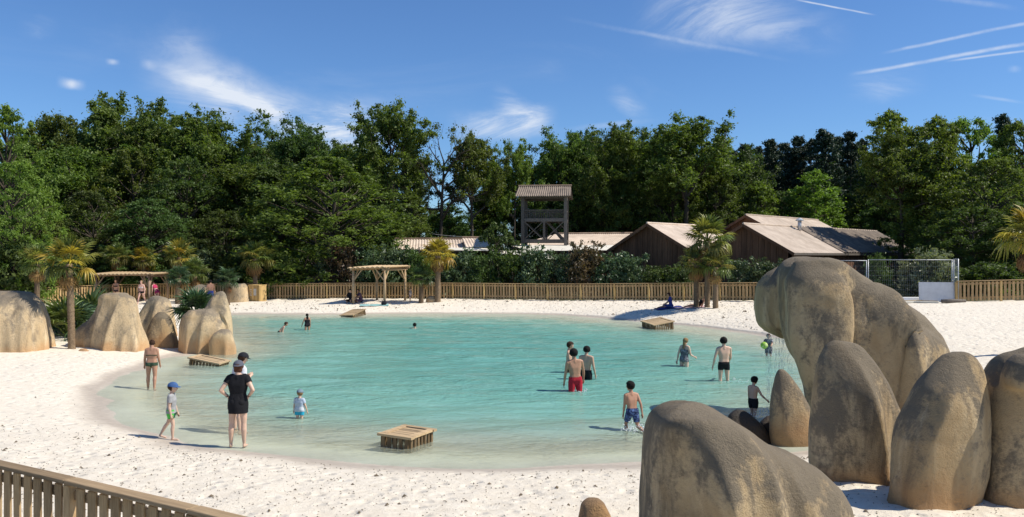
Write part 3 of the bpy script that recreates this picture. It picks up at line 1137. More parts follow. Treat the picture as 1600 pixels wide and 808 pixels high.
def fence(pts, label, pitch=0.215, bay=11, side=1, zfun=None, near=False, h=1.15):
    zf = zfun or gz
    W = walk(pts, pitch)
    c = W[0]
    root = empty('picket_fence', (c[0], c[1], zf(*c)))
    tag(root, label, 'fence')
    o0 = Vector(root.location)
    n = len(W)
    posts = list(range(0, n, bay))
    if posts[-1] != n - 1: posts.append(n - 1)
    for a, b_ in zip(posts, posts[1:]):
        A = Vector((W[a][0], W[a][1], zf(*W[a])))
        B = Vector((W[b_][0], W[b_][1], zf(*W[b_])))
        d = B - A
        L = d.length
        ang = math.atan2(d.y, d.x)
        tilt = -math.atan2(d.z, math.hypot(d.x, d.y))
        nrm = Vector((-math.sin(ang), math.cos(ang), 0)) * side
        mid = (A + B) / 2
        link('top_rail', OLD['rail'] if near else RAIL, None, root, mid + Vector((0, 0, h - 0.0225 - random.uniform(0, .004))) - o0, (0, tilt, ang), (L - 0.006, 1, 1))
        for zz in (0.97, 0.22):
            link('back_rail', OLD['back'] if near else BACKRAIL, None, root, mid + nrm * 0.036 + Vector((0, 0, zz)) - o0, (0, tilt, ang), (L - 0.02, 1, 1))
        link('post', OLD['post'] if near else POST, None, root, A - nrm * 0.0 + nrm * 0.01 + Vector((0, 0, h / 2 - 0.06)) - o0, (0, 0, ang), (1.0, 1.0, (h - 0.05) / 1.16 * 1.04))
        for i in range(a + 1, b_):
            f = (i - a) / (b_ - a)
            p = A + d * f
            link('picket', OLD['p%d' % random.randrange(4)] if near else PICKETS[random.randrange(4)], None, root,
                 p + Vector((0, 0, 0.045 + 0.515 + random.uniform(-.006, .006))) - o0,
                 (random.uniform(-.012, .012), random.uniform(-.014, .014), ang + random.uniform(-.05, .05)), (random.uniform(.90, 1.06), 1, (h - 0.06) / 1.06 * random.uniform(.985, 1.0)))
    return root


fence(FENCE_FAR, 'long straight picket fence along the far side of the beach', side=1)
fence(FENCE_LEFT, 'curving picket fence at the far left behind the left pergola', side=1)
fence(FENCE_RIGHT, 'short picket fence running off the right edge beside the white board', side=1)
fence(FENCE_NEAR, 'near picket fence crossing the bottom left corner', pitch=0.196, bay=10, side=1, near=True, zfun=lambda x, y: 0.20)
RAMP = [(-22.3, 65.9), (-19.2, 65.4), (-16.1, 64.7)]
fence(RAMP, 'raised picket fence of the ramp behind the wooden locker box', side=1, zfun=lambda x, y: 0.86 + (x + 22.3) * 0.03, h=1.1)

# planter box at the head of the ramp
c = PX(493, 441, 64.2)
root = empty('timber_planter', (c.x, c.y, gz(c.x, c.y)))
tag(root, 'dark timber planter box at the end of the raised ramp fence', 'planter')
for i in range(6):
    MB().box((-0.62 + i * 0.25, 0, 0.9), (0.235, 0.06, 1.45)).build('board', MATS['roof_brown'], root)
MB().box((0.82, 0.0, 0.85), (0.18, 0.18, 1.75)).build('post', MATS['pine_new'], root)
MB().box((-0.72, 0.3, 0.9), (0.06, 0.6, 1.4)).build('side_board', MATS['roof_brown'], root)
MB().box((0.05, 0.3, 1.45), (1.4, 0.6, 0.06)).build('lid', MATS['roof_brown'], root)


def corr(mb, r0, r1, e0, e1, pitch=0.18, amp=0.028, thick=0.03):
    """corrugated sheet between ridge line r0-r1 and eave line e0-e1, waves run down the slope"""
    r0, r1, e0, e1 = map(Vector, (r0, r1, e0, e1))
    L = max((r1 - r0).length, (e1 - e0).length)
    n = max(4, int(L / pitch)) * 4
    up = (r1 - r0).cross(e0 - r0).normalized()
    if up.z < 0: up = -up
    b = len(mb.v)
    for i in range(n + 1):
        f = i / n
        w = math.sin(i * math.pi / 2) * amp
        for base in (r0.lerp(r1, f), e0.lerp(e1, f)):
            mb.v.append(tuple(base + up * w))
            mb.v.append(tuple(base + up * (w - thick)))
    for i in range(n):
        a, c_ = b + i * 4, b + (i + 1) * 4
        mb.f += [(a, a + 2, c_ + 2, c_), (a + 1, c_ + 1, c_ + 3, a + 3), (a + 2, a + 3, c_ + 3, c_ + 2), (a, c_, c_ + 1, a + 1)]
    mb.f += [(b, b + 1, b + 3, b + 2), (b + n * 4, b + n * 4 + 2, b + n * 4 + 3, b + n * 4 + 1)]
    return mb


def tiled(mb, *a, **k):
    return corr(mb, *a, **k)


def pergola(label, corners, zroof, drop, roofmat, mat, over=0.45):
    """corners: front-left, front-right, back-right, back-left ground points"""
    c = sum((Vector((p[0], p[1], 0)) for p in corners), Vector()) / 4
    root = empty('pergola', (c.x, c.y, gz(c.x, c.y)))
    tag(root, label, 'pergola', 'beach pergolas')
    o = Vector(root.location)
    tops = []
    for p in corners:
        g = gz(*p)
        zt = zroof
        MB().tube([(p[0] - o.x, p[1] - o.y, g - 0.15 - o.z), (p[0] - o.x, p[1] - o.y, zt - o.z)], 0.085, 8).build('post', mat, root, True)
        tops.append(Vector((p[0] - o.x, p[1] - o.y, zt - o.z)))
    fl, fr, br, bl = tops
    for a, b_ in ((fl, fr), (bl, br), (fl, bl), (fr, br)):
        d = (b_ - a).normalized()
        MB().bar(a - d * over * .7 + Vector((0, 0, .09 if a is fl and b_ is fr or a is bl else -.02)), b_ + d * over * .7 + Vector((0, 0, .09 if a is fl and b_ is fr or a is bl else -.02)), 0.10, 0.13).build('beam', mat, root)
        for q, s in ((a, 1), (b_, -1)):
            MB().bar(q + Vector((0, 0, -0.75)) + d * s * 0.05, q + d * s * 0.62 + Vector((0, 0, 0.0)), 0.06, 0.07).build('brace', mat, root)
    ctr = (fl + fr + br + bl) / 4
    ex = [ctr + (p - ctr) * 1.22 + Vector((0, 0, 0.22)) for p in tops]
    ex[0].z -= drop
    ex[1].z -= drop * .3
    mb = MB()
    corr(mb, ex[3], ex[2], ex[0], ex[1], 0.3, 0.035, 0.05)
    mb.build('roof', roofmat, root)
    return root


def at(px, py, Y):
    p = PX(px, py, Y)
    return (p.x, p.y)


pergola('wooden pergola with two seated people beneath, left of the yellow palm', [at(552, 470, 55.6), at(601, 470, 55.3), at(633, 466, 58.2), at(589, 466, 58.4)], 2.80, 0.12, MATS['deck'], MATS['deck'])
pergola('long low pergola at the far left behind the pale boulders', [at(150, 470, 58.0), at(233, 470, 57.5), at(262, 466, 61.0), at(184, 466, 61.4)], 2.28, 0.1, MATS['deck'], MATS['roof_brown'])

# ---------------------------------------------------------------- locker box with signs
c = PX(402, 468, 58.8)
root = empty('wooden_locker', (c.x, c.y, gz(c.x, c.y)), R(-24))
tag(root, 'yellowish timber locker box with white signs beside the far fence', 'locker')
for i in range(6):
    MB().box((-0.45 + i * 0.155 + .06, -0.36, 0.56), (0.147, 0.03, 1.12)).build('board', MATS['pine_new'], root)
    if i < 5: MB().box((0.48, -0.28 + i * 0.15, 0.56), (0.03, 0.142, 1.12)).build('board', MATS['pine_new'], root)
MB().box((0, 0, 0.55), (0.9, 0.64, 1.06)).build('carcass', MATS['dark_void'], root)
MB().box((0, 0, 1.15), (1.02, 0.80, 0.05)).build('lid', MATS['pine_new'], root)
mb = MB()
for s_, z_ in ((-1, .84), (1, .42)):
    mb.box((-0.26, -0.378, z_), (0.17, 0.006, 0.035))
for k in range(10):
    a0, a1 = k * .628, (k + 1) * .628
    p0 = Vector((-0.26 + .075 * math.cos(a0), -0.378, .62 + .075 * math.sin(a0)))
    p1 = Vector((-0.26 + .075 * math.cos(a1), -0.378, .62 + .075 * math.sin(a1)))
    mb.bar(p0, p1, .006, .03, (0, 1, 0))
mb.box((-0.26, -0.379, .73), (0.12, 0.006, 0.028)).box((-0.26, -0.379, .50), (0.12, 0.006, 0.028))
mb.build('white_pictogram', MATS['sign_white'], root)
sg = MB().box((0.12, -0.379, .66), (0.26, 0.008, 0.5)).build('notice', MATS['sign_grey'], root)
for k in range(5):
    MB().box((0.12, -0.3845, .84 - k * .09), (0.2 if k % 2 else .16, 0.003, 0.035)).build('text_line', MATS['sign_white'], sg)


# ---------------------------------------------------------------- slatted boxes in the water
def slat_box(label, px, py, Y, w, d, hgt, rz, tilt=(0, 0), mat='pine', zt=None):
    p = PX(px, py, Y)
    root = empty('slatted_box', (p.x, p.y, -0.05 if zt is None else zt))
    root.rotation_euler = (R(tilt[0]), R(tilt[1]), R(rz))
    tag(root, label, 'wooden box', 'slatted wooden boxes in the water')
    n = max(5, int(w / 0.115))
    for s in (-1, 1):
        for i in range(n):
            x = -w / 2 + (i + .5) * w / n
            MB().box((x, s * d / 2, hgt / 2), (w / n * .55, 0.03, hgt - .05)).build('side_slat', MATS['pine_wet'] if mat == 'pine' else MATS[mat], root)
    nd = max(5, int(d / 0.115))
    for s in (-1, 1):
        for i in range(nd):
            y = -d / 2 + (i + .5) * d / nd
            MB().box((s * w / 2, y, hgt / 2), (0.03, d / nd * .55, hgt - .05)).build('side_slat', MATS['pine_wet'] if mat == 'pine' else MATS[mat], root)
    for s in (-1, 1):
        for t_ in (-1, 1):
            MB().box((s * (w / 2 - .05), t_ * (d / 2 - .05), hgt / 2 - .02), (.07, .07, hgt - .02)).build('leg', MATS['pine_wet'], root)
    for s in (-1, 1):
        MB().box((0, s * (d / 2 - .02), hgt), (w + .12, .12, .045)).build('top_frame', MATS['deck'], root)
        MB().box((s * (w / 2 - .02), 0, hgt + .003), (.12, d - .165, .045)).build('top_frame', MATS['deck'], root)
    nt_ = max(5, int((d - .2) / .125))
    for i in range(nt_):
        y = -d / 2 + .1 + (i + .5) * (d - .2) / nt_
        MB().box((0, y, hgt - .012), (w - .17, (d - .2) / nt_ * .86, .03)).build('deck_board', MATS['deck'], root)
    return root


slat_box('large slatted wooden box standing in the near shallows', 636, 694, 16.2, 0.67, 0.86, 0.31, -26, (0, 1.5), zt=-0.09)
slat_box('tilted slatted wooden box near the woman in the green bikini', 326, 568, 28.0, 1.10, 0.66, 0.26, -12, (2, 9), zt=-0.09)
slat_box('slatted wooden box by the far right shore', 1028, 511, 42.0, 1.15, 1.15, 0.42, 24, (6, -8), zt=-0.06)
slat_box('tipped wooden box ramp at the far shore below the pergola', 553, 492, 50.5, 0.95, 1.25, 0.34, -28, (13, -3), zt=-0.10)

# ---------------------------------------------------------------- gabled timber houses
TH = R(46)


def gable_house(label, apex_px, Y, w, L, pitch_drop, theta=TH, wall_bottom=None, sheet=MATS['roof_sheet'], left_drop=None, split=None):
    ap = PX(apex_px[0], apex_px[1], Y)
    rd = Vector((math.cos(theta), math.sin(theta), 0))
    gd = Vector((math.sin(theta), -math.cos(theta), 0))
    g = gz(ap.x, ap.y)
    root = empty('timber_house', (ap.x, ap.y, g))
    tag(root, label, 'house')
    A = Vector((0, 0, ap.z - g))
    ov = 0.35
    slope = pitch_drop / w
    ld = left_drop or w
    # gable planks, each trimmed to the roof line
    pw = 0.215
    wl = (ld - .25)
    n = int((wl + w - .25) / pw)
    for i in range(n):
        u0 = -wl + i * pw
        u1 = u0 + pw - 0.012
        um = [u0, u1]
        tops = [A.z - abs(u) * slope - 0.09 for u in um]
        mid_kink = u0 < 0 < u1
        off = 0.02 * (i % 2) + random.uniform(0, .006)
        mb = MB()
        f0, f1 = gd * u0 - rd * off, gd * u1 - rd * off
        t_ = rd * 0.03
        vs = [f0, f1, f1 + t_, f0 + t_]
        vs = [v + Vector((0, 0, -0.2)) for v in vs] + [f0 + Vector((0, 0, tops[0])), f1 + Vector((0, 0, tops[1])), f1 + t_ + Vector((0, 0, tops[1])), f0 + t_ + Vector((0, 0, tops[0]))]
        mb.poly(vs, [(0, 1, 5, 4), (1, 2, 6, 5), (2, 3, 7, 6), (3, 0, 4, 7), (4, 5, 6, 7), (3, 2, 1, 0)])
        mb.build('plank', MATS['plank_dark'], root)
    # side wall along the right eave: planks too
    n2 = int(L / 0.3)
    ez = A.z - (w - .25) * slope - 0.12
    for i in range(n2):
        q = gd * (w - .25) + rd * (0.1 + i * 0.3 + .14)
        M = Matrix.Rotation(theta, 3, 'Z')
        MB().box(q + Vector((0, 0, ez / 2 - .1)), (0.285, 0.03 + .012 * (i % 2), ez), M).build('plank', MATS['plank_dark'], root)
    # back and left walls close the volume
    MB().bar(gd * (-wl) + Vector((0, 0, 1.6)) + rd * .1, gd * (-wl) + rd * L + Vector((0, 0, 1.6)), 0.08, 3.2).build('wall', MATS['plank_dark'], root)
    MB().bar(gd * (-wl) + rd * L + Vector((0, 0, 1.6)), gd * (w - .3) + rd * L + Vector((0, 0, 1.6)), 0.08, 3.2).build('wall', MATS['plank_dark'], root)
    # roof slopes
    for s, ww, nm in ((1, w + .12, 'roof_slope'), (-1, ld + .12, 'roof_slope')):
        r0, r1 = A - rd * ov, A + rd * (L + ov)
        e0 = r0 + gd * s * ww - Vector((0, 0, ww * slope))
        e1 = r1 + gd * s * ww - Vector((0, 0, ww * slope))
        if split is None:
            corr(MB(), r0, r1, e0, e1, 0.22, 0.022, 0.05).build(nm, sheet, root)
        else:
            # pale sheets on the front bays, rear bays darkened, part darker sheets, part painted tree shade
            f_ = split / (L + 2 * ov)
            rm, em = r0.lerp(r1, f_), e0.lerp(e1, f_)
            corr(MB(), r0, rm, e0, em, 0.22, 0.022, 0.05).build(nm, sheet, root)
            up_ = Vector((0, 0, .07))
            corr(MB(), rm + up_, r1 + up_, em + up_, e1 + up_, 0.5, 0.05, 0.06).build(nm, MATS['roof_tower'], root)['label'] = 'ribbed rear part of the roof, darkened partly for tree shade'
        # barge board
        MB().bar(r0 - rd * .03 + Vector((0, 0, -.10)), e0 - rd * .03 + Vector((0, 0, -.10)), 0.045, 0.2).build('barge_board', MATS['plank_dark'], root)
        MB().bar(e0 + Vector((0, 0, -.09)) + gd * s * -.03, e1 + Vector((0, 0, -.09)) + gd * s * -.03, 0.035, 0.15).build('fascia', MATS['tower_wood'], root)
    MB().tube([A - rd * ov + Vector((0, 0, .03)), A + rd * (L + ov) + Vector((0, 0, .03))], 0.07, 8).build('ridge_cap', sheet, root)
    return root, A, rd, gd


h1, A1, rd1, gd1 = gable_house('dark timber gabled house with pale roof just left of the three-trunk palm', (1015, 349), 60.0, 3.45, 8.0, 1.86)
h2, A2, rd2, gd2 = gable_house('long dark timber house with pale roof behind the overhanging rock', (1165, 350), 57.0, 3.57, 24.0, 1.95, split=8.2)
h3, A3, rd3, gd3 = gable_house('rear timber house whose roof rises above the long house', (1168, 336), 66.0, 3.6, 13.0, 1.9)
# white notice board on the long house gable
q = gd2 * -2.15 - rd2 * .06 + Vector((0, 0, A2.z - 2.25))
MB().box(q, (0.55, 0.03, 0.5), Matrix.Rotation(TH - R(90), 3, 'Z')).build('notice_board', MATS['white_panel'], h2)
# chimney vent on the long house ridge
v0 = A2 + rd2 * 7.2 + gd2 * 0.6 + Vector((0, 0, -.3))
vent = MB().tube([v0, v0 + Vector((0, 0, .75))], 0.14, 10).build('roof_vent', MATS['metal_grey'], h2, True)
MB().tube([v0 + Vector((0, 0, .72)), v0 + Vector((0, 0, .80)), v0 + Vector((0, 0, .95))], [.30, .30, .05], 10).build('cowl', MATS['metal_grey'], vent)

# ---------------------------------------------------------------- low roofs behind the hedge
def low_roof(label, p_ridge, p_eave, Yr, Ye, sheet=MATS['roof_sheet'], pitch=0.24):
    r0, r1 = PX(*p_ridge[0], Yr), PX(*p_ridge[1], Yr)
    e0, e1 = PX(*p_eave[0], Ye), PX(*p_eave[1], Ye)
    c = (e0 + e1) / 2
    g = gz(c.x, c.y)
    root = empty('low_building', (c.x, c.y, g))
    tag(root, label, 'building')
    o = Vector(root.location)
    corr(MB(), r0 - o, r1 - o, e0 - o, e1 - o, pitch, 0.03, 0.05).build('roof', sheet, root)
    b0, b1 = r0 + Vector((0, 3.0, -1.2)), r1 + Vector((0, 3.0, -1.2))
    corr(MB(), r0 - o, r1 - o, b0 - o, b1 - o, pitch, 0.03, 0.05).build('roof', sheet, root)
    MB().tube([r0 - o + Vector((0, 0, .05)), r1 - o + Vector((0, 0, .05))], 0.09, 8).build('ridge_cap', MATS['roof_brown'], root)
    n = max(6, int((e1 - e0).length / .3))
    for i in range(n):
        p = e0.lerp(e1, (i + .5) / n) + Vector((0, .25, 0)) - o
        MB().box((p.x, p.y, (p.z - .15) / 2), ((e1 - e0).length / n - .015, .03 + .012 * (i % 2), p.z - .15)).build('plank', MATS['plank_dark'], root)
    MB().bar(e0 - o + Vector((0, .02, -.1)), e1 - o + Vector((0, .02, -.1)), .04, .16).build('fascia', MATS['tower_wood'], root)
    return root


low_roof('long low shed with corrugated pale roof left of the round shrub tree', ((616, 374), (728, 374)), ((612, 389), (732, 391)), 71, 67)
low_roof('little corrugated dormer roof beside the long low shed', ((722, 372), (757, 372)), ((728, 386), (768, 386)), 69, 66.5)
low_roof('low building with corrugated pale roof right of the watchtower', ((868, 366), (992, 365)), ((800, 385), (972, 386)), 76, 71)


def awning(label, pts_a, pts_b, Ya, Yb, sag=0.25, posts=True):
    """cloth strip sagging between a back line and a front line"""
    root = None
    n, m_ = 14, 5
    a0, a1 = PX(*pts_a[0], Ya), PX(*pts_a[1], Ya)
    b0, b1 = PX(*pts_b[0], Yb), PX(*pts_b[1], Yb)
    c = (b0 + b1) / 2
    g = gz(c.x, c.y)
    root = empty('awning', (c.x, c.y, g))
    tag(root, label, 'awning')
    o = Vector(root.location)
    V_, F_ = [], []
    for th in (0, -0.03):
        for i in range(n + 1):
            for j in range(m_ + 1):
                f, k = i / n, j / m_
                p = a0.lerp(a1, f).lerp(b0.lerp(b1, f), k)
                p.z -= sag * math.sin(math.pi * k) * (.5 + .5 * math.sin(f * 9)) - th
                V_.append(tuple(p - o))
    off = (n + 1) * (m_ + 1)
    for i in range(n):
        for j in range(m_):
            q = i * (m_ + 1) + j
            F_.append((q, q + 1, q + m_ + 2, q + m_ + 1))
            F_.append((off + q, off + q + m_ + 1, off + q + m_ + 2, off + q + 1))
    me = bpy.data.meshes.new('cloth')
    me.from_pydata(V_, [], F_)
    me.polygons.foreach_set('use_smooth', [True] * len(me.polygons))
    link('cloth', me, MATS['awning'], root)
    for p in (b0, b1, a0, a1):
        MB().tube([(p.x - o.x, p.y - o.y, -.1), p - o], 0.05, 6).build('pole', MATS['tower_wood'], root, True)
    return root


awning('flat cream awning below the watchtower', ((800, 383), (985, 383)), ((830, 392), (965, 391)), 66.5, 63.5, .1)
awning('drooping pale awning sheet left of the round shrub tree', ((655, 386), (770, 388)), ((700, 391), (790, 392)), 66, 63.5, .15)
awning('curved whitish cover sheet half buried in the hedge', ((770, 392), (850, 391)), ((800, 397), (876, 407)), 64, 62.3, .15)

# ---------------------------------------------------------------- watchtower
YT = 68.0
c = PX(852, 400, YT)
root = empty('watchtower', (c.x, c.y, gz(c.x, c.y)), R(-6))
tag(root, 'dark timber watchtower with tiled roof above the low roofs', 'tower')
g0 = root.location.z
zt = lambda py: CAMH - (py - 400) / FPX * YT - g0
W2, D2 = 1.74, 1.5
zroof, zdeck, zrail, zlow = zt(308), zt(345), zt(330), zt(377)
for sx in (-1, 1):
    for sy in (-1, 1):
        MB().box((sx * W2, sy * D2, zroof / 2), (.26, .26, zroof)).build('post', MATS['tower_wood'], root)
for sy in (-1, 1):
    for z_ in (zdeck, zlow, zrail, zroof - .1):
        MB().box((0, sy * D2, z_), (W2 * 2 - .27, .12, .26 if z_ != zrail else .10)).build('beam', MATS['tower_wood'], root)
    MB().box((0, sy * D2, (zdeck + zlow) / 2), (.18, .12, zdeck - zlow - .27)).build('mullion', MATS['tower_wood'], root)
    for s in (-1, 1):
        x0, x1 = (s * .1, s * (W2 - .14))
        for a, b_ in ((zlow + .14, zdeck - .14), (zdeck - .14, zlow + .14)):
            MB().bar((x0, sy * (D2 + (.03 if a < b_ else -.03)), a), (x1, sy * (D2 + (.03 if a < b_ else -.03)), b_), .06, .15, (0, 1, 0)).build('cross_brace', MATS['tower_wood'], root)
    for i in range(20):
        MB().box((-W2 + .2 + i * .162, sy * D2, (zdeck + zrail) / 2 + .05), (.05, .04, zrail - zdeck - .2)).build('baluster', MATS['tower_wood'], root)
for sx in (-1, 1):
    for z_ in (zdeck, zlow, zrail, zroof - .1):
        MB().box((sx * W2, 0, z_), (.12, D2 * 2 - .27, .24 if z_ != zrail else .10)).build('beam', MATS['tower_wood'], root)
    for i in range(15):
        MB().box((sx * W2, -D2 + .25 + i * .17, (zdeck + zrail) / 2 + .05), (.04, .05, zrail - zdeck - .2)).build('baluster', MATS['tower_wood'], root)
for i in range(10):
    MB().box((-W2 + .25 + i * .33, 0, zdeck + .16), (.31, D2 * 2 - .3, .05)).build('floor_board', MATS['tower_wood'], root)
st = MB()
st.bar((.1, .3, zdeck), (1.5, .3, zlow), .06, .22).bar((.1, .9, zdeck), (1.5, .9, zlow), .06, .22)
st.build('stair_stringer', MATS['tower_wood'], root)
for i in range(8):
    f = (i + .5) / 8
    MB().box((.1 + 1.6 * f, .6, zdeck + (zlow - zdeck) * f), (.2, .6, .04)).build('stair_tread', MATS['tower_wood'], root)
MB().bar((.1, .3, zdeck + .9), (1.7, .3, zlow + .9), .05, .07).build('stair_rail', MATS['tower_wood'], root)
zr = zt(291)
for s in (-1, 1):
    corr(MB(), (-W2 - .45, 0, zr), (W2 + .4, 0, zr), (-W2 - .55, s * (D2 + .7), zroof - .05), (W2 + .45, s * (D2 + .7), zroof - .05), .17, .035, .06).build('roof_slope', MATS['roof_tower'], root)
MB().tube([(-W2 - .5, 0, zr + .03), (W2 + .45, 0, zr + .03)], .09, 8).build('ridge_cap', MATS['roof_brown'], root)
for s in (-1, 1):
    mb = MB()
    mb.poly([(s * (W2 + .02), -D2, zroof), (s * (W2 + .02), D2, zroof), (s * (W2 + .02), 0, zr - .1), (s * (W2 - .04), -D2, zroof), (s * (W2 - .04), D2, zroof), (s * (W2 - .04), 0, zr - .1)],
            [(0, 1, 2), (3, 5, 4), (0, 3, 4, 1), (1, 4, 5, 2), (2, 5, 3, 0)])
    mb.build('gable', MATS['tower_wood'], root)

# ---------------------------------------------------------------- site fence, white board and timber at the right
p0, p1 = PX(1318, 470, 47.5), PX(1494, 470, 45.3)


def mesh_panel(label, a, b_, zb, ht):
    d = (b_ - a)
    L = math.hypot(d.x, d.y)
    ang = math.atan2(d.y, d.x)
    root = empty('mesh_fence_panel', (a.x, a.y, zb), ang)
    tag(root, label, 'site fence', 'wire mesh fence panels')
    for x in (0.02, L - .02):
        MB().tube([(x, 0, 0), (x, 0, ht)], .024, 8).build('post', MATS['metal_grey'], root, True)
    for z_ in (.12, ht - .02):
        MB().tube([(0.02, 0, z_), (L - .02, 0, z_)], .02, 8).build('rail', MATS['metal_grey'], root, True)
    mb = MB()
    for i in range(1, int(L / .11)):
        mb.bar((i * .11, 0, .12), (i * .11, 0, ht), .0035, .0035, (0, 1, 0))
    for i in range(1, int(ht / .27)):
        mb.bar((0, .006, .12 + i * .27), (L, .006, .12 + i * .27), .0035, .0035)
    tag(mb.build('wire_mesh', MATS['metal_grey'], root), kind='stuff')
    MB().box((.0, 0, .06), (.22, .55, .12)).build('foot_block', MATS['tower_wood'], root)
    return root


A_ = PX(1306, 470, 48.6)
B_ = PX(1356, 470, 47.9)
C_ = PX(1488, 470, 46.2)
zb = gz(B_.x, B_.y)
mesh_panel('wire mesh site fence panel beside the top of the overhanging rock', A_, B_ - Vector((.06, 0, 0)), zb, 2.35)
mesh_panel('wire mesh site fence panel in front of the pale-leaved shrub', B_, C_, zb, 2.40)
D_ = PX(1496, 470, 44.9)
mesh_panel('narrow wire mesh panel turned sideways above the white board corner', C_ + Vector((.05, -.05, 0)), D_ + Vector((.05, 0, 0)), zb, 2.45)

a, b_ = PX(1436, 474, 45.5), PX(1490, 477, 45.0)
zb2 = gz(a.x, a.y)
root = empty('white_board', (a.x, a.y, zb2), math.atan2(b_.y - a.y, b_.x - a.x))
tag(root, 'big white rigid board standing against the wire mesh fence', 'board')
L = (b_ - a).length
root.rotation_euler = (R(-6), 0, root.rotation_euler[2])
MB().box((L / 2, 0, .56), (L, .05, 1.12)).build('sheet', MATS['white_panel'], root)
MB().box((L + .03, -.01, .5), (.06, .08, 1.0)).build('edge_post', MATS['metal_grey'], root)
for k, (px, py, Y, L, rz, sz, lab) in enumerate([
        (1424, 476, 45.0, 1.7, 12, (.30, .10), 'pale timber plank lying at the left foot of the white board'),
        (1448, 480, 44.6, 1.2, -35, (.22, .09), 'short pale timber offcut below the white board'),
        (1490, 481, 44.2, 1.35, 6, (.22, .16), 'dark round log lying below the right corner of the white board'),
        (1418, 470, 46.2, 2.4, 5, (.5, .22), 'low concrete slab at the gap beside the overhanging rock')]):
    p = PX(px, py, Y)
    root = empty('timber_piece' if k < 3 else 'concrete_slab', (p.x, p.y, gz(p.x, p.y) + .02), R(rz))
    tag(root, lab, 'timber' if k < 3 else 'slab')
    if k == 2:
        MB().tube([(-L / 2, 0, .08), (0, .03, .09), (L / 2, 0, .08)], [.10, .11, .09], 10).build('log', MATS['tower_wood'], root, True)
        MB().tube([(L / 2 - .001, 0, .08), (L / 2 + .01, 0, .08)], .06, 10).build('cut_end', MATS['deck'], root)
    else:
        link('body', bevelbox(L, sz[0], sz[1], .012, .004), MATS['awning'] if k != 3 else MATS['white_panel'], root, (0, 0, sz[1] / 2))
        if k != 3:
            link('batten', bevelbox(L * .9, .05, .04, .006), MATS['deck'], root, (0, sz[0] * .3, sz[1] + .02))
        else:
            link('step', bevelbox(L * .6, .3, .1, .012), MATS['white_panel'], root, (-.2, -.42, .03))

# overhead cable in the wood
mb = MB()
a, b_ = PX(625, 356, 76), PX(800, 366, 76)
mb.tube([a.lerp(b_, i / 12) - Vector((0, 0, .5 * math.sin(math.pi * i / 12))) for i in range(13)], .022, 5)
tag(mb.build('overhead_cable', MATS['cable']), 'thin cable sagging between the trees above the low roofs', 'cable')

# picnic shelter seen between the left trees
c = PX(355, 400, 76)
root = empty('picnic_shelter', (c.x, c.y, gz(c.x, c.y)))
tag(root, 'half hidden pale picnic shelter in the shade of the left trees', 'shelter')
zf = CAMH + (400 - 380) / FPX * 76 - root.location.z
for sx in (-1, 1):
    for sy in (-1, 1):
        MB().box((sx * 1.6, sy * 1.2, zf * .5 + .6), (.14, .14, zf + 1.2)).build('post', MATS['tower_wood'], root)
MB().box((0, 0, zf), (3.3, 2.6, .1)).build('floor', MATS['deck'], root)
MB().box((0, -1.22, zf + .85), (3.3, .06, .09)).build('rail', MATS['white_panel'], root)
corr(MB(), (-2.0, 0, zf + 1.9), (2.0, 0, zf + 1.9), (-2.0, -1.7, zf + 1.2), (2.0, -1.7, zf + 1.2), .2, .02, .04).build('roof', MATS['roof_brown'], root)

# ---------------------------------------------------------------- foliage tools
def leaves(centres, radii, counts, size, rs, flat=0.75, up=0.35, var_bias=None):
    """leaf-sized quads spread through clumps; returns verts, faces, var"""
    C_ = np.repeat(np.asarray(centres, float), counts, axis=0)
    Rr = np.repeat(np.asarray(radii, float), counts)
    n = len(C_)
    d = rs.normal(size=(n, 3))
    d /= np.linalg.norm(d, axis=1, keepdims=True)
    rad = np.abs(rs.normal(0, 0.62, n)) + 0.08
    d2 = d * (rad * Rr)[:, None]
    axis = np.repeat(rs.normal(size=(len(counts), 3)), counts, axis=0)
    axis /= np.linalg.norm(axis, axis=1, keepdims=True)
    d2 = d2 + axis * (rs.normal(0, .55, n) * Rr)[:, None]
    d2[:, 2] *= flat
    p = C_ + d2
    nrm = d * 0.7 + rs.normal(size=(n, 3)) * 0.75
    nrm[:, 2] += up
    nrm /= np.linalg.norm(nrm, axis=1, keepdims=True)
    t = np.cross(nrm, rs.normal(size=(n, 3)))
    t /= np.linalg.norm(t, axis=1, keepdims=True) + 1e-9
    b = np.cross(nrm, t)
    s = size * rs.uniform(0.55, 1.35, n)
    L, Wd = (t * s[:, None]), (b * (s * rs.uniform(0.32, 0.55, n))[:, None])
    fold = nrm * (s * 0.16)[:, None]
    V_ = np.stack([p - L, p + Wd + fold - L * .1, p + L, p - Wd + fold - L * .1], 1).reshape(-1, 3)
    F_ = np.arange(n * 4).reshape(-1, 4)
    clump = np.repeat(rs.uniform(0, 1, len(counts)), counts)
    v = np.clip(clump * 0.55 + rs.uniform(0, 0.6, n), 0, 1)
    return V_, F_, np.repeat(v, 4)


def limb(mb, a, b_, ra, rb, rs, bend=0.12, n=5, sides=6):
    a, b_ = Vector(a), Vector(b_)
    L = (b_ - a).length
    pts = []
    j = Vector(rs.normal(size=3) * bend * L * .5)
    for i in range(n):
        f = i / (n - 1)
        pts.append(a.lerp(b_, f) + j * math.sin(math.pi * f) + Vector(rs.normal(size=3)) * bend * L * .06 * (0 < i < n - 1))
    mb.tube(pts, [ra + (rb - ra) * i / (n - 1) for i in range(n)], sides, caps=False)
    return pts


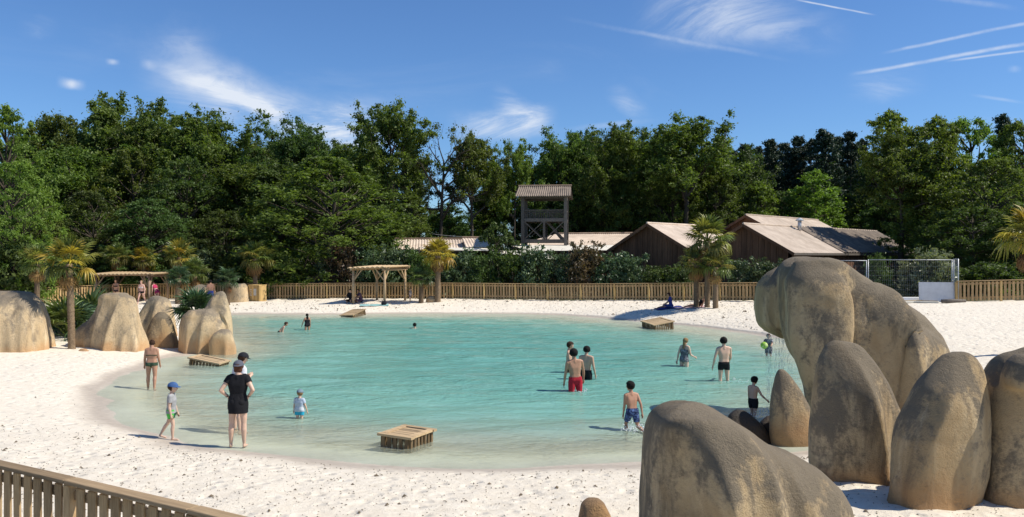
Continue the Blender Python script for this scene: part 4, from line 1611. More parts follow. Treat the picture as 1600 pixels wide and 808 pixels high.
def tree_proto(seed, H=18.0, kind='oak'):
    """returns (trunk mesh, crown mesh) of a tree standing at the origin"""
    rs = np.random.RandomState(seed)
    mb = MB()
    cen, rad, cnt = [], [], []
    if kind in ('oak', 'open', 'bare'):
        th = H * (0.36 if kind == 'oak' else 0.48)
        lean = rs.normal(size=2) * .5
        top = Vector((lean[0], lean[1], H * .80))
        tp = limb(mb, (0, 0, -.3), top, H * .020, H * .006, rs, .05, 9, 8)
        nb = {'oak': 15, 'open': 13, 'bare': 13}[kind]
        for i in range(nb):
            f = (th / H) / .8 + (1 - (th / H) / .8) * (i / (nb - 1)) ** .9
            k = min(len(tp) - 2, int(f * (len(tp) - 1)))
            p0 = tp[k].lerp(tp[k + 1], f * (len(tp) - 1) - k) if f < 1 else tp[-1]
            az = i * 2.4 + rs.uniform(-.5, .5)
            g = math.sin(math.pi * min(1, .28 + .72 * (i / nb) * .95))
            ln = H * (.13 + .15 * g) * rs.uniform(.8, 1.2)
            el = R(rs.uniform(15, 45) + 38 * i / nb)
            d = Vector((math.cos(az) * math.cos(el), math.sin(az) * math.cos(el), math.sin(el)))
            e = p0 + d * ln
            r0 = H * .0085 * (1.15 - .6 * i / nb)
            pts = limb(mb, p0, e, r0, r0 * .35, rs, .22, 6, 6)
            ns = 5
            for s in range(ns):
                q = pts[2 + s % 4]
                dd = (d + Vector(rs.normal(size=3)) * .75 + Vector((0, 0, .25))).normalized()
                ee = q + dd * ln * rs.uniform(.3, .6)
                limb(mb, q, ee, r0 * .42, r0 * .10, rs, .25, 4, 4)
                if kind == 'bare':
                    for z_ in range(3):
                        d3 = (dd + Vector(rs.normal(size=3)) * .8).normalized()
                        limb(mb, q.lerp(ee, .4 + .3 * z_), ee + d3 * ln * .25, r0 * .16, r0 * .05, rs, .2, 3, 3)
                    if rs.rand() < .22:
                        cen.append(ee); rad.append(H * .035); cnt.append(90)
                    continue
                for z_ in (1.0, .62):
                    cen.append(q.lerp(ee, z_) + Vector(rs.normal(size=3)) * .25)
                    rad.append(H * rs.uniform(.026, .050) * (1.15 if kind == 'oak' else .92))
                    cnt.append(int(rs.uniform(110, 200)))
                for z_ in range(2):
                    d3 = (dd + Vector(rs.normal(size=3)) * .7 + Vector((0, 0, .2))).normalized()
                    e3 = ee + d3 * ln * rs.uniform(.12, .30)
                    limb(mb, ee, e3, r0 * .10, r0 * .04, rs, .2, 3, 3)
                    cen.append(e3); rad.append(H * rs.uniform(.016, .032)); cnt.append(int(rs.uniform(40, 90)))
            if kind != 'bare':
                cen.append(e); rad.append(H * rs.uniform(.032, .05)); cnt.append(190)
                cen.append(pts[3] + Vector((0, 0, .3))); rad.append(H * .05); cnt.append(120)
        if kind == 'oak':
            for i in range(26):
                az, z_ = rs.uniform(0, 6.28), rs.uniform(.18, .62) * H
                rr_ = H * .20 * math.sqrt(rs.rand())
                cen.append(Vector((rr_ * math.cos(az), rr_ * math.sin(az), z_)))
                rad.append(H * rs.uniform(.045, .075)); cnt.append(190)
        leafs = .165
    elif kind in ('dense', 'tall', 'shrub'):
        tp = limb(mb, (0, 0, -.3), (rs.normal() * .3, rs.normal() * .3, H * .8), H * .02, H * .004, rs, .04, 8, 8)
        n = {'dense': 270, 'tall': 210, 'shrub': 80}[kind]
        for i in range(n):
            u = rs.rand()
            z_ = {'dense': .06 + .92 * u, 'tall': .05 + .95 * u, 'shrub': .12 + .85 * u}[kind]
            if kind == 'dense':
                env = .36 * (math.sin(math.pi * min(1, (z_ * .82 + .18))) ** .55)
            elif kind == 'tall':
                env = .23 * (1 - z_ ** 2.2) ** .6 + .015
            else:
                env = .50 * math.sin(math.pi * (z_ * .8 + .15)) ** .6
            az = rs.uniform(0, 6.28)
            rr_ = H * env * (rs.rand() ** .33) * rs.uniform(.8, 1.12)
            e = Vector((rr_ * math.cos(az), rr_ * math.sin(az), z_ * H))
            cen.append(e)
            rad.append(H * rs.uniform(.022, .052) * (1.6 if kind == 'shrub' else 1.0) * (1 if z_ < .8 else .7))
            cnt.append(int(rs.uniform(80, 150)))
            if i % 3 == 0:
                k = min(len(tp) - 1, int(max(.05, z_ - .12) / .8 * (len(tp) - 1)))
                limb(mb, tp[k], e, H * .006, H * .0015, rs, .15, 4, 4)
        leafs = .165 if kind != 'shrub' else .19
    elif kind == 'pine':
        tp = limb(mb, (0, 0, -.3), (rs.normal() * .2, rs.normal() * .2, H * .98), H * .016, H * .002, rs, .02, 10, 8)
        for i in range(120):
            f = .34 + .64 * rs.rand() ** .85
            z_ = f * H
            wd = (H * .150 * ((1.03 - f) / .6) ** .8 + .22) * rs.uniform(.45, 1.15)
            az = rs.uniform(0, 6.28)
            e = Vector((math.cos(az) * wd, math.sin(az) * wd, z_ + wd * rs.uniform(-.10, .38)))
            limb(mb, (0, 0, z_), e, H * .0035, H * .001, rs, .1, 3, 3)
            for k in (.55, .85, 1.05):
                cen.append(Vector((e.x * k, e.y * k, z_ + (e.z - z_) * k)) + Vector(rs.normal(size=3)) * .12)
                rad.append(.26 + wd * .13); cnt.append(int(rs.uniform(35, 62)))
        cen.append(Vector((0, 0, H * .985))); rad.append(.28); cnt.append(60)
        cen.append(Vector((0, 0, H * .955))); rad.append(.35); cnt.append(70)
        leafs = .15
    V_, F_, v = leaves(cen, rad, cnt, leafs * (H / 18.0 if kind != 'shrub' else H / 5.0 * .7), rs, .75 if kind != 'pine' else .6)
    tm = mb.mesh('trunk', True)
    cm = mesh_np('crown', V_, F_, False, {'var': v})
    return tm, cm, float(np.percentile(np.abs(V_[:, :2]), 98.5)), float(np.percentile(V_[:, 2], 99.8))


PROTO = {}
for kind, seeds in (('oak', (1, 2, 3)), ('open', (4, 5)), ('bare', (6,)), ('dense', (7, 8)), ('tall', (9, 10)), ('pine', (11, 12)), ('shrub', (13, 14))):
    PROTO[kind] = [tree_proto(s, 5.0 if kind == 'shrub' else 18.0, kind) for s in seeds]
LEAFV = {}


def crown_mesh(kind, i, mat):
    """one shared crown mesh per proto and leaf material"""
    key = (kind, i, mat)
    if key not in LEAFV:
        me = PROTO[kind][i][1].copy()
        me.materials.append(MATS[mat])
        LEAFV[key] = me
    return LEAFV[key]


for k_ in PROTO:
    for pr in PROTO[k_]:
        pr[0].materials.append(MATS['bark'])
treecount = 0


def tree(kind, px, ytop, Y, width, mat, label, group=None, name=None, low=0.0, vi=None):
    """width: crown width in photo pixels at that distance"""
    global treecount
    i = (treecount if vi is None else vi) % len(PROTO[kind])
    treecount += 1
    tm, cm, wmax, hmax = PROTO[kind][i]
    x = (px - 800) / FPX * Y
    g = gz(x, Y) - low
    H = CAMH - (ytop - 400) / FPX * Y - g
    sz_ = H / hmax
    sx_ = width / FPX * Y / (2 * wmax) * (1.15 if kind in ('oak', 'open') else 1.0)
    nm = name or {'oak': 'oak_tree', 'open': 'oak_tree', 'bare': 'bare_tree', 'dense': 'broadleaf_tree', 'tall': 'broadleaf_tree', 'pine': 'pine_tree', 'shrub': 'shrub'}[kind]
    root = empty(nm, (x, Y, g), random.uniform(0, 6.28))
    root.scale = (sx_, sx_, sz_)
    tag(root, label, 'shrub' if kind == 'shrub' else 'tree', group)
    link('stem' if kind == 'shrub' else 'trunk', tm, None, root)
    link('foliage' if kind == 'shrub' else 'crown', crown_mesh(kind, i, mat), None, root)
    return root


SK = 'trees along the skyline'
MW = 'trees in the middle of the wood'
for a in [
    ('dense', 2, 166, 66, 150, 'leaf_light', 'bright green tree filling the top left corner of the wood', SK),
    ('oak', 82, 180, 80, 120, 'leaf_oak', 'oak with small upper crown just right of the top left corner tree', SK),
    ('oak', 172, 145, 80, 150, 'leaf_oak', 'tallest oak of the left wood with a rounded high top', SK),
    ('oak', 250, 180, 82, 120, 'leaf_oak', 'oak with leaning top immediately right of the tallest left oak', SK),
    ('oak', 325, 177, 80, 150, 'leaf_oak', 'spreading oak above the left pergola and the picnic shelter', SK),
    ('oak', 398, 212, 84, 110, 'leaf_dark', 'darker oak in the dip left of the domed fine-leaved tree', SK),
    ('oak', 465, 184, 80, 125, 'leaf_dark', 'domed fine-leaved dark tree left of the open-crowned tall oak', SK),
    ('oak', 535, 226, 84, 100, 'leaf_oak', 'lower oak between the domed tree and the open-crowned tall oak', SK),
    ('open', 607, 158, 78, 130, 'leaf_oak', 'tall open-crowned oak with gaps of sky left of the bare tree', SK),
    ('bare', 690, 192, 78, 105, 'leaf_oak', 'nearly leafless tree with bare twigs against the sky', SK),
    ('open', 742, 208, 80, 100, 'leaf_oak', 'oak with lacy crown right of the nearly leafless tree', SK),
    ('open', 806, 218, 82, 70, 'leaf_light', 'slim sparse tree just left of the watchtower roof', SK),
    ('oak', 872, 204, 86, 95, 'leaf_oak', 'oak rising directly behind the watchtower', SK),
    ('oak', 918, 204, 88, 90, 'leaf_dark', 'oak crown touching the right of the watchtower roof', SK),
    ('oak', 965, 196, 84, 100, 'leaf_oak', 'pointed leafy oak between watchtower and big round-topped tree', SK),
    ('oak', 1012, 206, 86, 80, 'leaf_dark', 'narrow oak tucked left of the big round-topped tree', SK),
    ('open', 1075, 181, 80, 150, 'leaf_oak', 'big round-topped tree above the gabled house', SK),
    ('oak', 1130, 222, 84, 90, 'leaf_dark', 'lower oak on the right flank of the big round-topped tree', SK),
    ('pine', 1165, 226, 100, 58, 'leaf_pine', 'leftmost dark pine of the row behind the houses', SK),
    ('pine', 1203, 219, 98, 60, 'leaf_pine', 'second dark pine from the left behind the houses', SK),
    ('pine', 1246, 214, 98, 60, 'leaf_pine', 'third dark pine from the left behind the houses', SK),
    ('pine', 1288, 203, 96, 66, 'leaf_pine', 'tallest dark pine above the house roofs', SK),
    ('pine', 1327, 207, 98, 56, 'leaf_pine', 'rightmost dark pine beside the bright peaked tree', SK),
    ('tall', 1388, 175, 86, 120, 'leaf_light', 'bright peaked tree, leftmost of the tall right-hand group', SK),
    ('tall', 1428, 206, 84, 100, 'leaf_light', 'bright tree in the notch right of the peaked tree', SK),
    ('tall', 1462, 184, 64, 110, 'leaf_light', 'second bright peak in the right-hand group of trees', SK),
    ('dense', 1515, 188, 66, 150, 'leaf_light', 'broad bright tree in the right-hand group before the edge', SK),
    ('pine', 1566, 180, 78, 60, 'leaf_pine', 'dark pine top rising out of the right-hand bright trees', SK),
    ('dense', 1600, 192, 64, 150, 'leaf_oak', 'leafy tree cut by the right edge of the picture', SK),
    ('open', 1402, 200, 65, 150, 'leaf_oak', 'big tree whose crown shades the right end of the long house roof', SK),
    # middle and front of the wood
    ('dense', 22, 255, 56, 130, 'leaf_light', 'nearer bright tree at the left edge behind the domed boulder', MW),
    ('oak', 118, 232, 74, 150, 'leaf_oak', 'mid-height leafy tree above the tall left palm', MW),
    ('dense', 205, 235, 74, 150, 'leaf_oak', 'mid-height tree below the tallest left oak', MW),
    ('dense', 290, 250, 72, 150, 'leaf_dark', 'shaded tree left of the picnic shelter', MW),
    ('oak', 365, 255, 74, 150, 'leaf_oak', 'leafy tree hanging over the picnic shelter', MW),
    ('oak', 430, 250, 73, 130, 'leaf_dark', 'shaded tree against the left flank of the huge dense tree', MW),
    ('dense', 512, 248, 66, 262, 'leaf_oak', 'huge dense dome-shaped tree in front of the wood above the pergola', MW),
    ('dense', 232, 312, 66, 140, 'leaf_bush', 'low rounded olive-green tree behind the left pergola', MW),
    ('dense', 140, 300, 66, 140, 'leaf_dark', 'low dark tree behind the tall left palm', MW),
    ('dense', 66, 330, 60, 100, 'leaf_oak', 'low tree between left edge and tall palm', MW),
    ('dense', 350, 330, 68, 130, 'leaf_dark', 'low dark tree right of the rounded olive-green tree', MW),
    ('tall', 640, 300, 76, 80, 'leaf_oak', 'young tree on the right flank of the huge dense tree', MW),
    ('tall', 700, 318, 86, 90, 'leaf_bush', 'young tree under the nearly leafless tree', MW),
    ('tall', 757, 300, 90, 80, 'leaf_light', 'young bright tree under the lacy oak', MW),
    ('tall', 825, 318, 90, 80, 'leaf_bush', 'young tree behind the left posts of the watchtower', MW),
    ('dense', 905, 268, 86, 100, 'leaf_dark', 'shaded tree right behind the watchtower posts', MW),
    ('dense', 975, 275, 84, 110, 'leaf_dark', 'shaded tree above the low roof right of the watchtower', MW),
    ('dense', 1048, 268, 82, 110, 'leaf_oak', 'mid-height tree above the gabled house ridge', MW),
    ('dense', 1120, 275, 82, 100, 'leaf_oak', 'mid-height tree between the two groups of houses', MW),
    ('tall', 1185, 285, 82, 90, 'leaf_light', 'bright young tree behind the rear house', MW),
    ('tall', 1272, 268, 82, 110, 'leaf_light', 'bright cone-shaped young tree above the rear house roof', MW),
    ('dense', 1225, 300, 84, 90, 'leaf_bush', 'rounded bright shrubby tree between two young bright trees', MW),
    ('dense', 1365, 262, 86, 130, 'leaf_dark', 'dark tree overhanging the shaded roof end', MW),
    ('dense', 1462, 258, 64, 150, 'leaf_oak', 'mid-height tree at the heart of the right-hand group', MW),
    ('dense', 1545, 250, 58, 160, 'leaf_oak', 'mid-height tree above the right fence', MW),
    ('dense', 1482, 330, 60, 110, 'leaf_dark', 'low dark tree behind the wire mesh fence', MW),
    ('dense', 1520, 325, 55, 150, 'leaf_dark', 'low dark tree directly behind the right fence', MW),
    ('dense', 1605, 320, 53, 150, 'leaf_dark', 'low dark tree at the right edge behind the fence', MW),
    ('shrub', 779, 349, 65, 74, 'leaf_bush', 'round bright shrub tree standing left of the watchtower base', MW),
]:
    tree(*a)

for k, (px, yt, w, kd) in enumerate([(45, 205, 110, 'oak'), (128, 190, 110, 'oak'), (212, 200, 110, 'oak'), (290, 205, 110, 'oak'), (365, 215, 110, 'oak'), (430, 220, 110, 'oak'), (500, 222, 100, 'oak'), (565, 240, 90, 'oak'), (650, 250, 80, 'open'), (770, 255, 70, 'open'), (845, 238, 90, 'oak'), (895, 222, 90, 'oak'), (940, 215, 90, 'oak'), (990, 215, 90, 'oak'), (1035, 210, 100, 'oak'), (1110, 222, 90, 'oak'), (1150, 245, 90, 'oak')]):
    tree(kd, px, yt, 91 + (k % 3), w, 'leaf_oak' if k % 2 else 'leaf_dark', 'second-row tree filling the gap between two skyline crowns', 'second-row trees of the wood')
for k, (px, yt, w) in enumerate([(1146, 236, 48), (1184, 230, 50), (1226, 224, 52), (1267, 218, 52), (1308, 214, 54), (1346, 218, 54), (1206, 240, 60), (1250, 240, 60), (1290, 240, 60)]):
    tree('pine', px, yt, 108 + (k % 3) * 3, w, 'leaf_pine', 'back-row pine closing the gap behind the front pines', 'back-row pines')
rs = np.random.RandomState(77)
FL = 'dim trees filling the depth of the wood'
for k in range(46):
    px = -60 + k * 38 + rs.uniform(-12, 12)
    mid = 620 < px < 850
    if mid and k % 2: continue
    yt = (330 if mid else 262) + rs.uniform(-22, 22)
    tree('oak' if k % 3 else 'dense', px, yt, 104 + rs.uniform(-6, 14), 105, 'leaf_dark', 'dim dark tree deep in the far rows of the wood', FL)
for k in range(26):
    px = 1330 + rs.uniform(0, 300) if k % 2 else rs.uniform(-30, 600)
    tree('dense', px, 300 + rs.uniform(-30, 30), 82 + rs.uniform(-5, 8), 120, 'leaf_dark', 'dim shaded undergrowth tree between the larger trunks', 'undergrowth trees in the wood')


# ---------------------------------------------------------------- hedge shrubs along the far fence
def bush_proto(seed, n, r, leaf, H=2.2):
    rs = np.random.RandomState(seed)
    cen, rad, cnt = [], [], []
    mb = MB()
    for i in range(n):
        az, u = rs.uniform(0, 6.28), rs.rand()
        z_ = H * (.08 + .88 * u)
        rr_ = r * (1 - max(0, u - .45) ** 2 * 2.2) * rs.rand() ** .4
        p = Vector((rr_ * math.cos(az), rr_ * math.sin(az), z_))
        cen.append(p); rad.append(rs.uniform(.20, .38)); cnt.append(int(rs.uniform(50, 100)))
        if i % 5 == 0:
            limb(mb, (rs.normal() * .1, rs.normal() * .1, -.1), p, .03, .008, rs, .15, 4, 4)
    for i in range(10):
        az = rs.uniform(0, 6.28)
        p = Vector((r * .7 * math.cos(az), r * .7 * math.sin(az), H * rs.uniform(.9, 1.12)))
        limb(mb, (p.x * .6, p.y * .6, H * .5), p, .012, .004, rs, .1, 3, 3)
        cen.append(p); rad.append(.16); cnt.append(28)
    V_, F_, v = leaves(cen, rad, cnt, leaf, rs, .8, .3)
    sm_ = mb.mesh('stem', True)
    sm_.materials.append(MATS['bark'])
    return sm_, mesh_np('foliage', V_, F_, False, {'var': v})


BUSH = [bush_proto(31, 70, 1.25, .085), bush_proto(32, 80, 1.3, .095), bush_proto(33, 60, 1.15, .075)]
BV = {}


def bush(px, ytop, Y, wpx, mat, label, i=0, group='hedge shrubs behind the far fence'):
    x = (px - 800) / FPX * Y
    g = gz(x, Y)
    H = CAMH - (ytop - 400) / FPX * Y - g
    key = (i, mat)
    if key not in BV:
        me = BUSH[i][1].copy()
        me.materials.append(MATS[mat])
        BV[key] = me
    root = empty('hedge_shrub', (x, Y, g), random.uniform(0, 6.28))
    sx_ = wpx / FPX * Y / 2.7
    root.scale = (sx_, sx_, H / 2.25)
    tag(root, label, 'shrub', group)
    link('stem', BUSH[i][0], None, root)
    link('foliage', BV[key], None, root)
    return root


for k, a in enumerate([
    (455, 402, 65.0, 80, 'leaf_dark', 'dark shrub behind the ramp fence right of the background palm', 1),
    (425, 398, 67.0, 90, 'leaf_dark', 'dark shrub behind the background palm beside the locker', 0),
    (540, 386, 62.8, 66, 'leaf_red', 'reddish-topped shrub above the left end of the right pergola', 1),
    (515, 398, 63.2, 60, 'leaf_laurel', 'glossy shrub above the dark planter box', 0),
    (575, 392, 62.2, 70, 'leaf_laurel', 'glossy grey-green shrub above the middle of the pergola roof', 2),
    (620, 391, 61.8, 76, 'leaf_laurel', 'glossy shrub above the right end of the pergola roof', 1),
    (655, 396, 61.4, 60, 'leaf_dark', 'dark shrub directly left of the yellow palm', 0),
    (715, 397, 61.0, 70, 'leaf_laurel', 'glossy shrub directly right of the yellow palm', 1),
    (755, 400, 60.6, 66, 'leaf_bush', 'grass-green shrub second to the right of the yellow palm', 2),
    (795, 398, 60.2, 66, 'leaf_dark', 'dark hedge shrub below the round shrub tree', 0),
    (838, 391, 59.8, 70, 'leaf_laurel', 'pale-flecked shrub poking up below the watchtower', 1),
    (878, 398, 59.2, 66, 'leaf_laurel', 'glossy hedge shrub under the right corner of the watchtower', 2),
    (918, 386, 58.6, 76, 'leaf_red', 'tall reddish shrub left of the gabled house', 0),
    (958, 402, 57.6, 64, 'leaf_laurel', 'glossy shrub below the left corner of the gabled house', 1),
    (990, 403, 56.8, 66, 'leaf_laurel', 'pale pink-flecked shrub below the middle of the gabled house', 2),
    (1028, 420, 56.0, 62, 'leaf_bush', 'low green shrub just left of the three-trunk palm', 0),
    (1062, 418, 55.0, 60, 'leaf_bush', 'low green shrub behind the leftmost trunk of the three-trunk palm', 1),
    (1155, 408, 53.0, 66, 'leaf_laurel', 'glossy shrub right of the three-trunk palm', 2),
    (1198, 410, 52.0, 62, 'leaf_laurel', 'glossy shrub half hidden by the overhanging rock head', 1),
    (1462, 396, 47.6, 74, 'leaf_pale', 'pale-leaved shrub behind the wire mesh above the white board', 1),
    (1425, 412, 48.2, 60, 'leaf_pale', 'lower pale-leaved shrub behind the wire mesh', 0),
    (1372, 402, 49.2, 54, 'leaf_bush', 'sparse green shrub behind the post of the wire mesh', 2),
    (330, 390, 66.5, 90, 'leaf_laurel', 'glossy shrub behind the far whitish boulder', 1),
    (365, 400, 66.0, 70, 'leaf_dark', 'dark shrub behind the palm near the locker', 2),
    (250, 405, 67.5, 90, 'leaf_dark', 'dark shrub behind the left pergola roof', 0),
    (190, 405, 67.5, 90, 'leaf_bush', 'green shrub behind the left pergola', 1),
    (130, 410, 66.5, 80, 'leaf_dark', 'dark shrub behind the fence near the tall palm', 2),
    (40, 400, 58.5, 100, 'leaf_oak', 'leafy shrub behind the fence at the left edge', 0),
    (85, 408, 64.5, 80, 'leaf_bush', 'green shrub behind the fence left of the tall palm', 1),
    (1500, 420, 49.5, 70, 'leaf_dark', 'dark shrub behind the start of the right fence', 2),
    (1560, 415, 48.5, 90, 'leaf_dark', 'dark shrub behind the right fence near the edge', 0),
    (5, 380, 55.0, 110, 'leaf_bush', 'tall shrub at the left edge above the domed boulder', 1),
]):
    bush(*a)


# ---------------------------------------------------------------- fan palms
def frond_mesh(seed, petiole, rad, nl, droop):
    rs = np.random.RandomState(seed)
    V_, F_, var = [], [], []

    def strip(pts, ws, side, v):
        b = len(V_)
        for p, w in zip(pts, ws):
            V_.append(p - side * w); V_.append(p + side * w)
            var.extend([v, v])
        for i in range(len(pts) - 1):
            F_.append((b + 2 * i, b + 2 * i + 1, b + 2 * i + 3, b + 2 * i + 2))
    # petiole along +X
    for sd_ in (Vector((0, 1, 0)), Vector((0, 0, 1))):
        strip([Vector((0, 0, 0)), Vector((petiole * .5, 0, .02)), Vector((petiole, 0, 0))], [.018, .013, .010], sd_, .75)
    for i in range(nl):
        a = R(-118 + 236 * i / (nl - 1)) + rs.normal() * .03
        L = rad * (1 - .22 * (abs(a) / 2.0) ** 2) * rs.uniform(.9, 1.08)
        d = Vector((math.cos(a), math.sin(a), 0))
        side = Vector((-math.sin(a), math.cos(a), 0))
        pts = []
        for j in range(5):
            f = j / 4
            z_ = .10 * math.sin(f * 2.2) * (1 if i % 2 else .7) - droop * L * f ** 2.4 * rs.uniform(.7, 1.3)
            pts.append(Vector((petiole, 0, 0)) + d * L * f * (1 - .12 * droop * f) + Vector((0, 0, z_)))
        w = rad * .048
        strip(pts, [w * .35, w, w * .95, w * .6, .003], side + Vector((0, 0, .35 * (1 if i % 2 else -1))), float(rs.uniform(.15, 1)))
    V_ = np.array([tuple(p) for p in V_])
    return mesh_np('frond', V_, np.array(F_), False, {'var': var})


FR = [frond_mesh(41, .62, .62, 26, .25), frond_mesh(42, .70, .58, 24, .45), frond_mesh(43, .55, .60, 24, .8)]
FV = {}


def frond(i, mat):
    if (i, mat) not in FV:
        me = FR[i].copy()
        me.materials.append(MATS[mat])
        FV[(i, mat)] = me
    return FV[(i, mat)]


def palm(px, py_base, Y, top_py, crown_px, label, mats=('frond_green',), trunk=True, n=25, dead=4, lean=(0, 0), trunk_r=.13, base=None, group='fan palms', up_only=False, seed=1, name='fan_palm'):
    rs = np.random.RandomState(seed)
    x = (px - 800) / FPX * Y
    g = gz(x, Y) if base is None else base
    ztop = CAMH - (top_py - 400) / FPX * Y - g
    root = empty(name, (x, Y, g))
    tag(root, label, 'palm', group)
    cs = crown_px / FPX * Y / 2 / 1.12
    hz = max(.12, ztop - cs * .55)
    if not trunk:
        cs = max(cs, ztop / 1.15)
        hz = .10
    top = Vector((lean[0], lean[1], hz))
    if trunk:
        mb = MB()
        nseg = max(8, int(hz / .07))
        pts, rad = [], []
        for i in range(nseg + 1):
            f = i / nseg
            pts.append(Vector((lean[0] * f ** 1.5, lean[1] * f ** 1.5, -.1 + (hz + .1) * f)))
            rad.append(trunk_r * (1.0 - .12 * f + .25 * max(0, .06 - f) / .06 + .35 * max(0, f - .7)) * (1 + .09 * (i % 2) + rs.uniform(-.05, .06)))
        mb.tube(pts, rad, 12)
        mb.build('trunk', MATS['palm_trunk'], root, True)
    for k in range(n):
        az = k * 2.399 + rs.uniform(-.25, .25)
        f = (k + .5) / n
        el = R(84 - 105 * f + rs.uniform(-9, 9)) if not up_only else R(80 - 70 * f + rs.uniform(-8, 8))
        i = 0 if f < .4 else (1 if f < .75 else 2)
        mat = mats[int(rs.randint(len(mats)))]
        s = cs * rs.uniform(.85, 1.1)
        o = link('frond', frond(i, mat), None, root, top + Vector((0, 0, rs.uniform(-.12, .05))), None, (s, s, s))
        d = Vector((math.cos(az) * math.cos(el), math.sin(az) * math.cos(el), math.sin(el)))
        o.rotation_euler = (rs.uniform(-.3, .3), -el, az)
    for k in range(dead):
        az = rs.uniform(0, 6.28)
        o = link('dead_frond', frond(2, 'frond_dead'), None, root, top + Vector((0, 0, -.18)), None, (cs * .8,) * 3)
        o.rotation_euler = (rs.uniform(-.3, .3), R(rs.uniform(45, 72)), az)
    return root


palm(112, 551, 29.9, 390, 92, 'tall fan palm with slender trunk in front of the left boulders', ('frond_olive', 'frond_yellow', 'frond_green'), lean=(-.12, .05), trunk_r=.12, n=26, seed=1)
palm(58, 475, 53, 398, 62, 'dull fan palm behind the tall palm at far left', ('frond_olive', 'frond_green'), seed=2, dead=6, trunk_r=.16)
palm(184, 470, 62.5, 390, 50, 'leafy green palm behind the left end of the left pergola', ('frond_green', 'frond_olive'), seed=3, trunk_r=.16)
palm(224, 470, 62.8, 396, 44, 'yellowish palm above the middle of the left pergola roof', ('frond_yellow', 'frond_olive'), seed=4, trunk_r=.16)
palm(280, 470, 61.0, 388, 58, 'yellow-tipped palm at the right end of the left pergola', ('frond_yellow', 'frond_olive', 'frond_green'), seed=5, trunk_r=.16)
palm(304, 470, 58.0, 416, 52, 'lower green palm beside the far whitish boulder', ('frond_green',), seed=6, trunk_r=.16)
palm(278, 472, 56.5, 424, 44, 'dark low palm left of the far whitish boulder', ('frond_dark',), seed=7, trunk_r=.18, dead=2)
palm(355, 472, 56.0, 428, 44, 'dark low palm right of the man in blue shorts', ('frond_dark',), seed=8, trunk_r=.18, dead=2)
palm(399, 465, 60.5, 388, 66, 'olive palm standing behind the wooden locker box', ('frond_olive', 'frond_green'), seed=9, dead=8, trunk_r=.17)
palm(684, 466, 56.6, 385, 60, 'golden yellow palm with thick trunk in front of the far fence', ('frond_yellow',), seed=10, dead=5, trunk_r=.20)
palm(658, 468, 56.2, 424, 46, 'small dark palm between pergola and yellow palm', ('frond_dark', 'frond_green'), seed=11, dead=1, trunk_r=.17)
palm(1105, 475, 47.6, 356, 84, 'tallest palm of the cluster before the far right fence', ('frond_green', 'frond_olive'), seed=12, dead=7, trunk_r=.15, n=26)
palm(1118, 476, 47.0, 402, 62, 'right-hand lower palm of the cluster before the far right fence', ('frond_olive', 'frond_green'), seed=13, dead=3, trunk_r=.15)
palm(1088, 474, 48.0, 398, 60, 'left-hand lower palm of the cluster before the far right fence', ('frond_olive', 'frond_dark'), seed=14, dead=5, trunk_r=.15)
palm(1612, 500, 27.0, 348, 112, 'palm cut off by the right edge with drooping yellow fronds', ('frond_yellow', 'frond_olive'), seed=15, dead=8, trunk_r=.15)
palm(104, 520, 33.0, 462, 66, 'low trunkless palm clump behind the tall palm trunk', ('frond_dark', 'frond_green'), False, 22, 0, seed=16, up_only=True, name='palm_clump')
palm(140, 512, 35.0, 450, 62, 'trunkless palm clump left of the broad fluted boulder', ('frond_dark', 'frond_green'), False, 24, 1, seed=17, up_only=True, name='palm_clump')
palm(306, 495, 32.8, 452, 52, 'dark palm clump growing on the pale peaked boulder', ('frond_dark',), False, 24, 0, seed=18, up_only=True, base=CAMH - (498 - 400) / FPX * 32.8, name='palm_clump')

# ---------------------------------------------------------------- people
def skinmat(name, c):
    m, t, out = newmat(name)
    h = NT(t)
    g = h.noise(h.coord('Object'), 9.0, 4, 0.6)
    cc = h.mix(h.smooth(g, 0.3, 0.7), tuple(x * .92 for x in c), tuple(min(1, x * 1.06) for x in c))
    b = h.bsdf(cc, 0.5, None, 0.4)
    b.inputs['Subsurface Weight'].default_value = 0.08
    b.inputs['Subsurface Radius'].default_value = (0.01, 0.004, 0.002)
    h.l(b.outputs[0], out.inputs[0])
    return m


def clothmat(name, c, c2=None, scale=30.0, thr=(0.5, 0.56)):
    m, t, out = newmat(name)
    h = NT(t)
    g = h.noise(h.coord('Object'), 14.0, 5, 0.65)
    if c2 is None:
        cc = h.mix(h.smooth(g, 0.3, 0.7), tuple(x * .85 for x in c), tuple(min(1, x * 1.1) for x in c))
    else:
        k = h.noise(h.coord('Object'), scale, 2, 0.5)
        cc = h.mix(h.smooth(k, *thr), c, c2)
    b = h.bsdf(cc, 0.85, h.bump(g, 0.5, 0.02), 0.2)
    h.l(b.outputs[0], out.inputs[0])
    return m


SKIN = {'fair': skinmat('skin_fair', (0.60, 0.40, 0.29)), 'mid': skinmat('skin_mid', (0.50, 0.31, 0.21)), 'tan': skinmat('skin_tan', (0.42, 0.225, 0.14)), 'pink': skinmat('skin_pink', (0.64, 0.38, 0.29))}
clothmat('c_black', (0.012, 0.012, 0.014)); clothmat('c_white', (0.62, 0.62, 0.63)); clothmat('c_grey', (0.33, 0.33, 0.33))
clothmat('c_red', (0.42, 0.02, 0.035)); clothmat('c_green', (0.045, 0.075, 0.045)); clothmat('c_navy', (0.02, 0.03, 0.085), (0.10, 0.16, 0.33), 26.0)
clothmat('c_cyan', (0.03, 0.36, 0.52)); clothmat('c_paleblue', (0.40, 0.47, 0.56), (0.52, 0.55, 0.58), 12.0); clothmat('c_blue', (0.035, 0.05, 0.22))
clothmat('c_capblue', (0.05, 0.11, 0.26)); clothmat('c_capblack', (0.018, 0.019, 0.024)); clothmat('c_capgrey', (0.10, 0.105, 0.13)); clothmat('c_capteal', (0.16, 0.22, 0.26))
